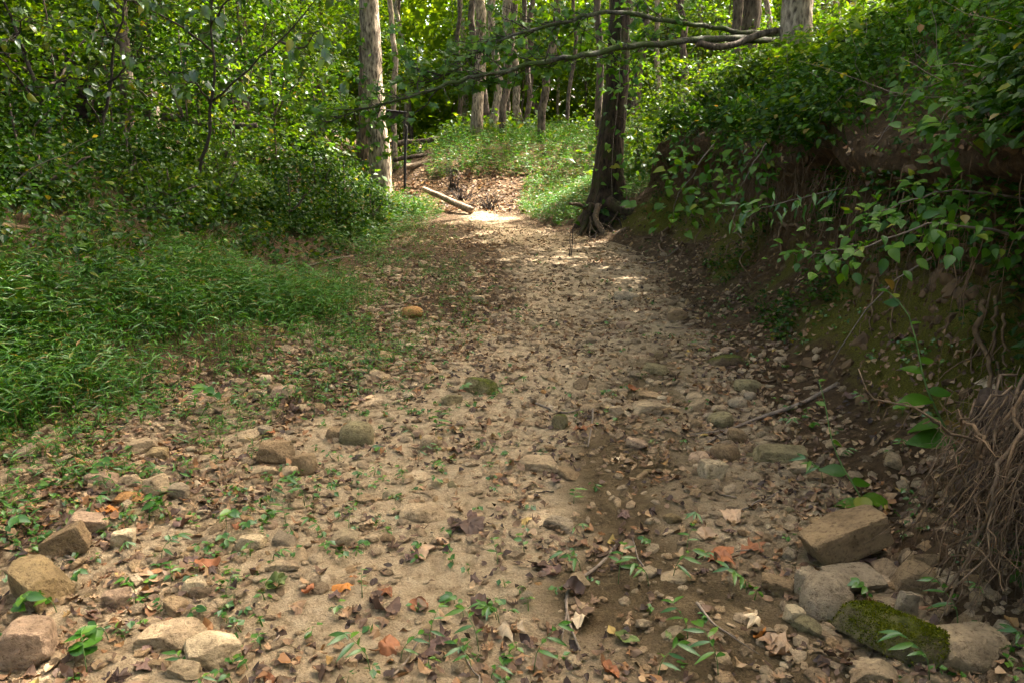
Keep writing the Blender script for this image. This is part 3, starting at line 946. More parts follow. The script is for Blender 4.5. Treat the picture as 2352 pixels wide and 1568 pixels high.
# --- understory: slim leafy saplings
rng = np.random.default_rng(21)
def dup(root, loc, rz, sc_, label, group):
    r = root.copy()
    COL.objects.link(r)
    r.location, r.rotation_euler, r.scale = loc, (0, 0, rz), (sc_,) * 3
    r['label'], r['group'] = label, group
    for ch in list(root.children):
        c = ch.copy()
        COL.objects.link(c)
        c.parent = r
    return r
spots = []
tries = 0
while len(spots) < 105 and tries < 6000:
    tries += 1
    y = rng.uniform(17.5, 52)
    x = rng.uniform(-.8, .8) * y
    p = drop(x, y)[0]
    px, py, _ = proj(p)
    if not (-250 < px < 2600):
        continue
    if -3.4 < x < 1.8 and y < 24.5:
        continue
    if (960 < px < 1340 and y < 34) or (1340 < px < 2050 and y < 31) or (640 < px < 960 and y < 22):
        continue
    if any((x - a) ** 2 + (y - b) ** 2 < (1.9 if y < 30 else 4.0) for a, b in spots):
        continue
    if y < 32 and any(shades((x, y, p.z + hh), 1.7) for hh in (1.5, 3, 4.5)):
        continue
    spots.append((x, y))
protos = []
for i, (x, y) in enumerate(spots):
    b = drop(x, y)[0]
    far = "far" if y > 32 else ("mid-distance" if y > 24 else "nearer")
    side = "left of the creek bend" if x < -3 else ("right of the creek bend" if x > 2 else "behind the mound")
    lab, grp = f"{far} slim green understory tree {side}", f"{far} understory trees {side}"
    if i < 9:
        h = rng.uniform(4.5, 7.0)
        n = 4600
        cr = [(x + rng.normal(0, .4), y + rng.normal(0, .4), b.z + h * .60, rng.uniform(1.5, 2.2), rng.uniform(1.4, 1.9), h * .46, n)]
        r_, _ = tree("understory_tree", lab, b, (x + rng.normal(0, .3), y, b.z + h), .035 + .004 * h, .012, 'bark_dark', cat='young tree', seed=500 + i, sides=6, nseg=8, crown=cr, leaf=.135, group=grp)
        protos.append(r_)
    else:
        r_ = dup(protos[i % 9], b, rng.uniform(0, 6.28), rng.uniform(.6, .95) if y < 27 else rng.uniform(.9, 1.55), lab, grp)
    REG.append((r_, f"{far} slim understory tree", 'far'))

for k, (x, y, sc_) in enumerate([(-6.4, 9.4, .6), (-8.2, 10.6, .7), (-6.6, 14.0, .7), (-9.2, 14.2, .8)]):
    r_ = dup(protos[k % 9], drop(x, y)[0], k * 1.3, sc_, "young tree overhanging the left bank", "young trees overhanging the left bank")
    REG.append((r_, "low young tree", 'far'))

# nearer shrubs on both banks (left: dark thicket, right: crest)
shrubs = []
for (x, y, h, w) in [(-5.6, 10.2, 2.6, 1.3), (-7.4, 11.5, 3.2, 1.6), (-4.8, 12.2, 2.5, 1.3), (-6.6, 13.6, 3.6, 1.6), (-4.2, 14.4, 2.6, 1.2), (-8.8, 13.0, 3.8, 1.8), (-5.4, 16.0, 3.2, 1.4), (-3.9, 16.4, 2.2, 1.0), (-7.8, 16.5, 4.2, 1.8), (-10.6, 16.0, 4.2, 2.0), (-7.0, 8.9, 2.6, 1.2),
                     (4.6, 13.6, 1.3, 1.1), (5.6, 11.2, 1.3, 1.1), (3.3, 15.2, 1.7, 1.1), (6.4, 14.6, 1.6, 1.2), (5.2, 17.2, 2.4, 1.4), (7.5, 18.0, 2.6, 1.6), (2.6, 17.0, 1.5, .9), (3.6, 18.5, 2.2, 1.2), (6.2, 9.6, 1.5, 1.0), (5.6, 8.2, 1.4, .9)]:
    shrubs.append((x, y, h, w))
low_dark = [(-4.4, 7.6, .55, .6), (-3.6, 8.6, .5, .5), (-5.4, 7.2, .7, .7), (-3.9, 9.2, .6, .55), (-6.4, 8.0, .9, .8), (-3.15, 11.4, .95, .62), (-2.75, 12.6, .85, .55), (-3.75, 10.4, .95, .65), (-3.3, 13.6, 1.0, .6), (-4.5, 9.6, .85, .65), (-5.2, 8.6, .9, .7), (-4.2, 11.6, 1.2, .7), (-3.1, 15.0, 1.0, .6), (-5.8, 9.6, 1.1, .75), (-2.5, 14.2, .7, .45)]
shrubs += low_dark
for i, (x, y, h, w) in enumerate(shrubs):
    b = drop(x, y)[0]
    side = "left" if x < 0 else "right"
    where = "in the dark thicket on the left bank" if x < 0 else "on top of the right bank"
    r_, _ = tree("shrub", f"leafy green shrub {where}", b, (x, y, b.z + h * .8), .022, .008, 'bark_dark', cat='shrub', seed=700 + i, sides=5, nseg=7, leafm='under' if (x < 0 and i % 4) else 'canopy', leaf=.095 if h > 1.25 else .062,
         crown=[(x, y, b.z + h * .5, w, w * .85, h * .5, int((1250 if h > 1.25 else 1500) * w))], group=f"shrubs {where}")
    REG.append((r_, "leafy shrub", 'far'))

# far foliage closing the view between the trunks
def far_forest():
    rg = np.random.default_rng(31)
    N = 3400
    y = rg.uniform(40, 72, N)
    x = rg.uniform(-.85, .85, N) * y
    z = 2.0 + rg.random(N) ** 1.25 * (3 + .26 * y)
    keep = vnoise(x * .25, z * .3, y * .1, seed=3) > -.62
    cc = np.stack([x, y, z], -1)[keep]
    k, m = len(cc), 48
    P = (cc[:, None] + rg.normal(0, 1, (k, m, 3)) * np.array([1.1, 1.0, .5])).reshape(-1, 3)
    Yd = rg.normal(0, 1, (k * m, 3)) + np.array([0, 0, -.3])
    return place(T_diamond(), P, Yd, UP + rg.normal(0, .5, (k * m, 3)), rg.uniform(.30, .60, k * m), W=np.full(k * m, 1.2))
V, F = far_forest()
add("far_forest_foliage", mesh_np("far_forest_foliage", V, F, M['far'], smooth=False), kind='stuff', label="bright green foliage of the far forest closing the view")

def sky_blocking_ring():  # ring of leaves out of view, added to cut off low skylight
    rg = np.random.default_rng(33)
    N = 13000
    az = rg.uniform(R(52), R(308), N)                      # every side but the one looked at
    rad = rg.uniform(8.5, 17, N)
    z = .6 + rg.random(N) ** 1.1 * 10.5
    x, y = np.sin(az) * rad, 2 + np.cos(az) * rad
    keep = (np.abs(x) > 2.6 - .08 * (y + 6)) | (z > 5.5)
    keep &= vnoise(x * .45, y * .45, z * .5, seed=9) > -.45
    keep &= ~((y > 4) & (np.abs(x) < y * .62 + 1.5))
    P = np.stack([x, y, z], -1)[keep]
    n = len(P)
    return place(T_diamond(), P, rg.normal(0, 1, (n, 3)) + np.array([0, 0, -.3]), UP + rg.normal(0, .6, (n, 3)), rg.uniform(.25, .55, n), W=np.full(n, 1.3))
V, F = sky_blocking_ring()
add("sky_blocking_foliage", mesh_np("sky_blocking_foliage", V, F, M['canopy'], smooth=False), kind='stuff', label="unseen forest foliage added beside and behind the view to block low sky")

# ================================================================== FALLEN LIMB ACROSS THE CREEK
fl = thing("fallen_tree", "mossy fallen tree lying across the creek with two long forked limbs and maple leaves", "fallen tree", loc=PD(1760, 80, 12.2))
flo = np.array(fl.location)
def kinked(P, amp, seed):
    rg = np.random.default_rng(seed)
    return [Vector(tuple(np.array(p) + rg.normal(0, amp, 3) * np.array([1, .6, 1]))) for p in P]
low = smooth_path([PD(1985, 130, 13.6), PD(1900, 122, 13.2), PD(1800, 100, 12.6), PD(1700, 90, 12.0), PD(1600, 93, 11.6), PD(1500, 100, 11.3), PD(1400, 116, 11.0), PD(1300, 133, 10.8), PD(1200, 153, 10.7), PD(1100, 175, 10.6), PD(1000, 203, 10.6), PD(900, 234, 10.6), PD(820, 256, 10.7), PD(740, 285, 10.8)], 60)
low = kinked(low, .012, 3)
up_ = smooth_path([PD(1900, 78, 12.9), PD(1800, 80, 12.7), PD(1700, 72, 12.2), PD(1600, 58, 11.9), PD(1500, 42, 11.6), PD(1400, 27, 11.3), PD(1330, 42, 11.2), PD(1250, 63, 11.1), PD(1170, 85, 11.0), PD(1100, 120, 11.0), PD(1060, 150, 11.0), PD(1000, 185, 11.0), PD(940, 200, 11.1)], 56)
up_ = kinked(up_, .011, 4)
loop = smooth_path([PD(1600, 97, 11.6), PD(1640, 108, 11.7), PD(1690, 102, 11.9), PD(1745, 80, 12.0), PD(1790, 72, 12.1), PD(1830, 98, 12.3), PD(1880, 100, 12.6)], 26)
V, F = tube(np.array([tuple(p) for p in low]) - flo, np.interp(np.linspace(0, 1, 60), [0, .35, .7, 1], [.052, .043, .024, .006]), 12, .32, 5)
add("trunk", mesh_np("lower_limb", V, F, M['limb']), fl, label="lower mossy limb reaching left in front of the pale trunk")
V, F = tube(np.array([tuple(p) for p in up_]) - flo, np.interp(np.linspace(0, 1, 56), [0, .35, .7, 1], [.037, .031, .018, .006]), 10, .18, 6)
add("limb", mesh_np("upper_limb", V, F, M['limb']), fl, label="upper limb arching over the creek")
V, F = tube(np.array([tuple(p) for p in loop]) - flo, np.linspace(.05, .045, 26), 10, .2, 7)
add("limb", mesh_np("looped_limb", V, F, M['bark_dark']), fl, label="twisted dark limb looping beside the lower limb")
# side twigs and their leaves
rng = np.random.default_rng(77)
tw, Lp, Ly = [], [], []
for path, n0, n1, cnt in ((low, 22, 59, 58), (up_, 16, 55, 50)):
    for k in range(cnt):
        i = int(rng.uniform(n0, n1))
        s0 = np.array(path[i])
        dirv = np.array([rng.normal(-.45, .6), abs(rng.normal(.1, .7)) + .1, rng.normal(.15, .42)])
        L = rng.uniform(.35, 1.0)
        e = s0 + unit(dirv) * L
        P = wander(s0, e, 7, .07, rng, sag=.05)
        tw.append(tube(P - flo, np.linspace(.008, .003, 7), 4, cap=False))
        for j in range(int(9 * L + 4)):
            t = rng.uniform(.25, 1)
            p = P[min(6, int(t * 6.99))] + rng.normal(0, .06, 3)
            Lp.append(p)
            Ly.append(unit(dirv) + rng.normal(0, .7, 3) + np.array([0, 0, -.3]))
for path, cnt in ((low, 46), (up_, 40)):
    for k in range(cnt):
        i = int(rng.uniform(4, len(path) - 3))
        s0 = np.array(path[i])
        d = unit(np.array([rng.normal(-.3, .8), rng.normal(0, .6), rng.normal(.05, .8)])) * rng.uniform(.12, .6)
        tw.append(tube(wander(s0, s0 + d, 6, .12, rng) - flo, np.linspace(.007, .0018, 6), 4, cap=False))
V, F = join(tw)
add("twig", mesh_np("fallen_twigs", V, F, M['dark_twig']), fl, kind='stuff', label="thin leafy twigs along both limbs")
Lp, Ly = np.array(Lp), np.array(Ly)
order = rng.permutation(len(Lp))
maple_me = [mesh_np("maple_leaf", *T_lobed('maple', 1, (0.05, -.12), s, .03), M['maple']) for s in range(3)]
for c, i in enumerate(order[:300]):
    X, Y, Z = frames(Ly[i][None], (UP + np.array([0, -.5, 0]) + rng.normal(0, .45, 3))[None])
    m = Matrix((X[0], Y[0], Z[0])).transposed()
    add("leaf", maple_me[c % 3], fl, loc=Lp[i] - flo, rot=m, scale=rng.uniform(.085, .14))
rest = order[300:]
V, F = place(T_lobed('maple', 1, (0.05, -.12)), Lp[rest] - flo, Ly[rest], UP + np.array([0, -.5, 0]) + rng.normal(0, .45, (len(rest), 3)), rng.uniform(.085, .14, len(rest)))
add("leaves", mesh_np("maple_leaves", V, F, M['maple'], smooth=False), fl, kind='stuff')

# ================================================================== LEFT SAPLINGS (leaves one by one)
ov_me = {k: mesh_np("ovate_leaf", *T_ovate(d), M['sapling']) for k, d in ((0, .12), (1, .3), (2, .45))}
def sapling(label, paths, r0, leaves, lsize, seed, yellow=.05, group=None, leafcol=(1, 1, 1), name="sapling", up_bias=False, mat='dark_twig', cat='sapling'):
    rg = np.random.default_rng(seed)
    base = Vector(paths[0][0])
    t = thing(name, label, cat, loc=base, group=group)
    bo = np.array(base)
    allp = []
    for k, pts in enumerate(paths):
        n = 16 if k == 0 else 10
        P = np.array([tuple(p) for p in smooth_path(pts, n)])
        P[1:-1] += rg.normal(0, .012, (n - 2, 3))
        V, F = tube(P - bo, np.linspace(r0 if k == 0 else r0 * .55, r0 * (.35 if k == 0 else .18), n), 7, .12, seed + k)
        add("stem" if k == 0 else "branch", mesh_np("stem", V, F, M[mat]), t)
        allp.append(P)
    tips = []
    tws = []
    for k, P in enumerate(allp):
        for j in range(int(leaves * .14 / max(1, len(allp) - 1)) + 2):
            i = rg.integers(len(P) // 2 if k == 0 else len(P) // 4, len(P))
            d = unit(rg.normal(0, 1, 3) * np.array([1, .8, .35]))
            tp = wander(P[i], P[i] + d * rg.uniform(.25, .8), 5, .06, rg, sag=.08)
            tws.append(tube(tp - bo, np.linspace(.005, .002, 5), 4, cap=False))
            tips.append(tp)
    V, F = join(tws)
    add("twig", mesh_np("twigs", V, F, M[mat]), t, kind='stuff')
    for k in range(leaves):
        tp = tips[rg.integers(len(tips))]
        p = tp[rg.integers(1, 5)] + rg.normal(0, .02, 3)
        Yd = np.array([rg.normal(0, .5), rg.normal(0, .5), -.75 + rg.normal(0, .35)])
        Zd = np.array([rg.normal(0, .5), -.5 + rg.normal(0, .5), .7])
        X, Y, Z = frames(Yd[None], Zd[None])
        m = Matrix((X[0], Y[0], Z[0])).transposed()
        yel = rg.random() < yellow
        o = add("leaf", ov_me[k % 3], t, loc=p - bo, rot=m, scale=lsize * rg.uniform(.7, 1.25), color=(4.5, 2.2, .5) if yel else tuple(np.array(leafcol) * rg.uniform(.75, 1.25)))
        if yel:
            o['label'] = "yellow leaf among the green ones"
    return t
g0 = G(418, 470)[0]
d0 = g0.y
sapling("thin dark sapling forking twice, with drooping oval leaves and a few yellow ones", [
    [g0, PD(455, 400, d0), PD(472, 340, d0 - .1), PD(484, 235, d0 - .2), PD(492, 150, d0 - .3), PD(484, 60, d0 - .3), PD(500, -60, d0 - .4)],
    [PD(484, 235, d0 - .2), PD(530, 195, d0 - .3), PD(590, 140, d0 - .5), PD(640, 95, d0 - .7), PD(700, 30, d0 - .9), PD(745, -20, d0 - 1)],
    [PD(484, 240, d0 - .2), PD(455, 200, d0 - .3), PD(420, 180, d0 - .5), PD(385, 165, d0 - .6)],
    [PD(488, 120, d0 - .3), PD(420, 60, d0 - .6), PD(340, 20, d0 - .9), PD(280, 0, d0 - 1.1)],
    [PD(484, 60, d0 - .3), PD(520, 10, d0 - .5), PD(600, -30, d0 - .8)],
    [PD(640, 95, d0 - .7), PD(690, 110, d0 - .9), PD(735, 70, d0 - 1.1)]], .026, 230, .115, 41, yellow=.05)
g1 = G(240, 400)[0]
d1 = g1.y
sapling("brown forked sapling just left of the straight brown trunk", [
    [g1, PD(234, 300, d1), PD(250, 220, d1), PD(262, 110, d1 - .1), PD(285, 20, d1 - .2), PD(300, -60, d1 - .2)],
    [PD(236, 290, d1), PD(205, 240, d1 - .1), PD(180, 200, d1 - .2)],
    [PD(262, 110, d1 - .1), PD(235, 50, d1 - .3), PD(210, -10, d1 - .4)],
    [PD(250, 190, d1), PD(300, 150, d1 - .3), PD(330, 90, d1 - .5)]], .024, 110, .10, 42, yellow=.02)
g2 = G(120, 400)[0]
d2 = g2.y + .5
sapling("dark leaning sapling at far left beside the uprooted stump", [
    [G(118, 380)[0], PD(112, 300, d2), PD(95, 230, d2), PD(62, 130, d2), PD(20, 30, d2), PD(0, -50, d2)],
    [PD(95, 230, d2), PD(130, 195, d2 - .1), PD(165, 165, d2 - .2)],
    [PD(62, 130, d2), PD(40, 90, d2 - .3), PD(60, 40, d2 - .5)],
    [PD(95, 230, d2), PD(40, 180, d2 - .6), PD(-10, 120, d2 - .9)]], .032, 100, .11, 43, yellow=.03)

# ================================================================== UPROOTED STUMP, LOGS, POST
us = G(128, 320)[0]
us = PD(135, 285, us.y + 1.2)
us.z = drop(us.x, us.y)[0].z
t = thing("uprooted_stump", "black uprooted stump with tangled roots in the shade at far left", "stump", loc=us)
V, F = stone(5, 4, .6, (1.5, .8, 1.5), .14)
V = V + np.array([0, 0, .55])
add("soil_clump", mesh_np("soil_clump", V, F, M['rootdark']), t)
rng = np.random.default_rng(51)
for k in range(22):
    a = rng.uniform(0, 2 * np.pi)
    s0 = np.array([math.cos(a) * .5, -.25, .55 + math.sin(a) * .5])
    e = s0 + np.array([math.cos(a) * rng.uniform(.3, .9), -rng.uniform(.1, .5), math.sin(a) * rng.uniform(.2, .7)])
    V, F = tube(wander(s0, e, 9, .14, rng, sag=.08), np.linspace(.04, .008, 9), 6, .2, k)
    add("root", mesh_np("root", V, F, M['rootdark']), t)

def log_thing(label, p0, p1, r0, r1, mat, seed, name="fallen_log", split=False, n=16, bend=.03, cat="log"):
    rg = np.random.default_rng(seed)
    p0, p1 = Vector(p0), Vector(p1)
    t = thing(name, label, cat, loc=p0)
    P = wander((0, 0, 0), p1 - p0, n, bend, rg)
    V, F = tube(P, np.linspace(r0, r1, n), 12, .16, seed)
    add("trunk", mesh_np("log", V, F, M[mat]), t)
    for k in range(3 if split else 1):
        i = rg.integers(3, n - 3)
        d = unit(rg.normal(0, 1, 3)) * .12 + np.array([0, 0, .06])
        if split:
            i = n - 2
            d = (P[-1] - P[-2]) * (1.3 + .4 * k) + rg.normal(0, r1 * .4, 3)
            V, F = tube(np.array([P[i], P[i] + d * .5, P[i] + d]), [r1 * .55, r1 * .4, .004], 6, .3, k)
            add("splinter", mesh_np("splinter", V, F, M[mat]), t)
        else:
            V, F = tube(np.array([P[i], P[i] + d]), [r1 * .35, r1 * .2], 6, .3, k)
            add("branch_stub", mesh_np("stub", V, F, M[mat]), t)
    return t
lg1 = G(1083, 492)[0]
log_thing("bare split log leaning from the left bank down to the bed", PD(972, 434, lg1.y + 1.1), lg1 + Vector((0, 0, .07)), .05, .08, 'log', 61, split=True, bend=.008)
log_thing("low bare log end lying by the foot of the black post", PD(928, 384, 22.0), PD(1002, 370, 22.5), .085, .07, 'log', 62)
log_thing("thin grey log slanting behind the black post", PD(905, 368, 24.0), PD(1010, 352, 24.5), .075, .045, 'bark_dark', 63)
log_thing("dark log lying level behind the black post", PD(900, 330, 26), PD(1040, 318, 26), .10, .07, 'bark_dark', 65)
zz = G(480, 300)[0]
def lifted(px, py, dep, h):
    p = PD(px, py, dep)
    p.z = drop(p.x, p.y)[0].z + h
    return p
log_thing("mossy fallen log in the leaves left of the pale trunk", PD(375, 270, 12.6), PD(590, 288, 12.2), .06, .04, 'bark_dark', 64)
log_thing("broken brown log stump end poking out of the left bank", G(512, 408)[0] + Vector((0, 0, -.05)), PD(535, 365, G(512, 408)[0].y + .3), .09, .075, 'bark_dark', 66, n=8)

pb = PD(928, 392, 20.4)
pb.z = drop(pb.x, pb.y)[0].z - .1
t = thing("black_post", "black box held on a thin bent black post right of the pale trunk", "post", loc=pb)
pth = [pb, PD(931, 340, 20.4), PD(934, 300, 20.4), PD(930, 288, 20.4), PD(918, 284, 20.4)]
V, F = tube(np.array([tuple(p - pb) for p in smooth_path(pth, 20)]), np.full(20, .034), 8)
add("post", mesh_np("post", V, F, M['metal']), t)
bm = bmesh.new()
bmesh.ops.create_cube(bm, size=1)
bmesh.ops.scale(bm, vec=(.50, .36, .27), verts=bm.verts)
bmesh.ops.bevel(bm, geom=bm.edges[:], offset=.02, segments=2, affect='EDGES')
me = bpy.data.meshes.new("box"); bm.to_mesh(me); bm.free(); me.materials.append(M['metal'])
bx = add("box", me, t, loc=PD(908, 271, 20.4) - pb, rot=(0, R(6), R(8)))
bm = bmesh.new()
bmesh.ops.create_cube(bm, size=1)
bmesh.ops.scale(bm, vec=(.56, .42, .035), verts=bm.verts)
bmesh.ops.bevel(bm, geom=bm.edges[:], offset=.008, segments=1, affect='EDGES')
me = bpy.data.meshes.new("lid"); bm.to_mesh(me); bm.free(); me.materials.append(M['metal'])
add("lid", me, bx, loc=(0, 0, .15))

# ================================================================== ROOT MASS, lower right
rm = Vector((1.57, 2.66, .0))
rm.z = drop(rm.x, rm.y)[0].z
rm_t = thing("root_mass", "tangled hanging root mass of the eroded bank beside the large tan block", "root mass", loc=rm)
rmo = np.array(rm)
V, F = stone(11, 5, .55, (.56, .60, .62), .24)
V = V + np.array([.40, .16, .36])
add("soil_clump", mesh_np("soil_clump", V, F, M['rootdark']), rm_t)
rng = np.random.default_rng(91)
stuffr = []
for k in range(520):
    u_ = rng.random()
    kind = rng.random()
    top_ = np.array([.42 - .36 * u_ + rng.normal(0, .05), -.12 + .22 * rng.normal(0, .6), .72 - .16 * u_ + rng.normal(0, .07)])
    if kind < .55:                                       # strands sweeping down and towards the bed
        d = np.array([-rng.uniform(.06, .30), -rng.uniform(-.12, .30), -rng.uniform(.25, .66)])
        mid_ = top_ + d * .45 + np.array([-.05, -.10, .06]) * rng.uniform(-.2, 1.1)
    elif kind < .8:                                      # curled ones in the hollow
        top_ = np.array([rng.uniform(-.02, .42), -rng.uniform(.05, .30), rng.uniform(.12, .55)])
        d = rng.normal(0, .17, 3)
        mid_ = top_ + d * .5 + rng.normal(0, .08, 3)
    else:                                                # loose ends hanging straight
        d = np.array([rng.normal(-.05, .07), -rng.uniform(0, .12), -rng.uniform(.2, .6)])
        mid_ = top_ + d * .5 + rng.normal(0, .03, 3)
    end_ = top_ + d
    end_[2] = max(end_[2], .01)
    nseg = 12
    P = np.array([tuple(p) for p in smooth_path([top_, mid_, end_], nseg)])
    big = k < 60
    P[1:] += np.cumsum(rng.normal(0, .016 if big else .012, (nseg - 1, 3)), 0)
    r0 = rng.uniform(.0028, .0075) if big else rng.choice([.0007, .001, .0015, .0026])
    if k < 9:
        r0 = rng.uniform(.008, .013)
    g_ = tube(P, np.linspace(r0, r0 * .3, nseg), 6 if big else 3, .3 if big else 0, k, cap=big)
    if big:
        rt = add("root", mesh_np("root", *g_, M['rootclump' if k % 3 else 'root']), rm_t)
        fk = []
        for c in range(4):
            i0 = rng.integers(3, 10)
            fk.append(tube(wander(P[i0], P[i0] + rng.normal(0, .08, 3) + np.array([0, 0, -.06]), 6, .18, rng), np.linspace(r0 * .45, r0 * .12, 6), 3, cap=False))
        add("fork", mesh_np("fork", *join(fk), M['root']), rt)
    else:
        stuffr.append(g_)
V, F = join(stuffr)
add("rootlets", mesh_np("rootlets", V, F, M['rootclump']), rm_t, kind='stuff')

rng = np.random.default_rng(96)
tz = []
for k in range(230):
    y = rng.uniform(2.8, 13.5)
    x = np.interp(y, toe_r_y, toe_r_x) + rng.uniform(.9, 3.2)
    p = np.array(drop(x, y)[0])
    e = unit(np.array([rng.normal(-.6, .6), rng.normal(-.1, .7), rng.normal(.35, .5)])) * rng.uniform(.25, 1.0)
    tz.append(tube(wander(p, p + e, 7, .08, rng), np.linspace(rng.uniform(.002, .005), .001, 7), 4, cap=False))
V, F = join(tz)
add("bare_twigs", mesh_np("bare_twigs", V, F, M['twig']), kind='stuff', label="thin bare twigs and dead stems sticking out of the right bank's leaves")
# roots hanging from the lip of the right bank
hang = [(1690, 440, 1715, 600, .016), (1735, 470, 1728, 640, .012), (1762, 480, 1730, 590, .010), (1790, 515, 1860, 545, .022), (1795, 520, 1800, 600, .014), (1495, 530, 1480, 605, .024), (1545, 520, 1530, 600, .02), (1580, 560, 1570, 610, .012),
        (1650, 480, 1645, 620, .008), (1610, 500, 1612, 600, .008), (1890, 480, 1895, 560, .010), (1930, 500, 1925, 580, .008), (2260, 690, 2270, 930, .016), (2285, 680, 2290, 880, .010), (2240, 690, 2235, 850, .008), (2305, 720, 2310, 900, .008), (2010, 640, 2000, 760, .008), (2060, 620, 2045, 780, .007)]
HW = ["pale root hanging straight down the dark hollow", "thin root tangle beside the pale hanging root", "fine root right of the tangle in the hollow", "thick hooked root jutting from the earth face", "thin root dangling under the hooked root", "long curved pale root by the mossy tree", "brown root leaning against the bank by the mossy tree", "short root just right of the mossy tree's roots",
      "wispy root left of the pale hanging root", "wispy root at the left end of the hollow", "thin root right of the hooked root", "fine root above the mossy slope right of the hooked root", "thick root hanging down behind the tall weed", "thin root beside the thick one behind the tall weed", "fine root left of the thick one behind the tall weed", "fine root at the far right of the bank", "fine root in the leafy debris under the bank", "wispy root above the mossy slope"]
rng = np.random.default_rng(93)
for k, (x0, y0, x1, y1, r) in enumerate(hang):
    a = G(x0, y0)[0]
    b = G(x1, y1)[0]
    a = a + (Vector((0, 0, CAM_Z)) - a).normalized() * .10
    b = b + (Vector((0, 0, CAM_Z)) - b).normalized() * .02
    t = thing("hanging_root", HW[k], "root", loc=a, group="roots hanging from the right bank")
    P = wander((0, 0, 0), b - a, 16, .09, rng, sag=.02)
    V, F = tube(P, np.linspace(r, r * .5, 16), 7, .2, k)
    add("main_root", mesh_np("hanging_root", V, F, M['root']), t)
    for c in range(3):
        i = rng.integers(3, 13)
        V, F = tube(wander(P[i], P[i] + np.array([rng.normal(0, .12), rng.normal(0, .1), -rng.uniform(.08, .3)]), 8, .14, rng), np.linspace(r * .4, r * .12, 8), 4)
        add("rootlet", mesh_np("rootlet", V, F, M['root']), t)

rng = np.random.default_rng(95)
fr_ = []
for k in range(420):
    y = rng.uniform(2.6, 13.0)
    x = np.interp(y, toe_r_y, toe_r_x) + rng.uniform(.86, 1.05)
    p = np.array([x - rng.uniform(.02, .16), y, rng.uniform(1.0, 1.55)])
    L = rng.uniform(.15, .7)
    fr_.append(tube(wander(p, p + np.array([rng.normal(-.03, .06), rng.normal(0, .08), -L]), 7, .10, rng), np.linspace(rng.uniform(.002, .005), .001, 7), 3, cap=False))
V, F = join(fr_)
add("fine_roots", mesh_np("fine_roots", V, F, M['root']), kind='stuff', label="fine roots hanging from the undercut lip of the right bank")
# ================================================================== STONES
TAN, BRN, GRY, OCH, PNK, CRM, DRK, ORG, OLV = (.32, .238, .148), (.22, .152, .085), (.25, .198, .135), (.21, .150, .076), (.31, .215, .145), (.37, .29, .185), (.12, .085, .052), (.31, .165, .062), (.19, .158, .085)
COLW = {TAN: "tan", BRN: "brown", GRY: "grey", OCH: "ochre", PNK: "pinkish", CRM: "cream", DRK: "dark", ORG: "orange brown", OLV: "olive"}
def rock(px, py, w, h, col, label, seed, ang=1.0, flat=None, tilt=(0, 0, 0), moss=False, sink=.25, deep=.75, sub=4, rough=.035):
    """(px,py) is the foot-centre of the stone, w x h its size in the picture"""
    p, nrm = G(px, py)
    d = (p - Vector((0, 0, CAM_Z))).length
    W = w * .000547 * d
    sn = (CAM_Z - p.z) / d
    D = W * deep
    Hv = max(.45 * h, (h - deep * w * sn * (.6 if ang > .6 else .35)) / math.sqrt(1 - sn * sn)) * .000547 * d
    H = Hv / (1 - max(sink, .2))
    V, F = stone(seed, 5 if w > 90 else sub, ang, (W, D, H), rough)
    me = mesh_np("rock", V, F, M['rock_moss' if moss else 'rock'])
    if ang > .65:
        me.set_sharp_from_angle(angle=R(16))
    o = add("rock", me, loc=p + Vector((0, D * .42, Hv - H * .5)), rot=tilt, color=tuple(np.array(col) * 1.42), label=label, category="rock")
    return o
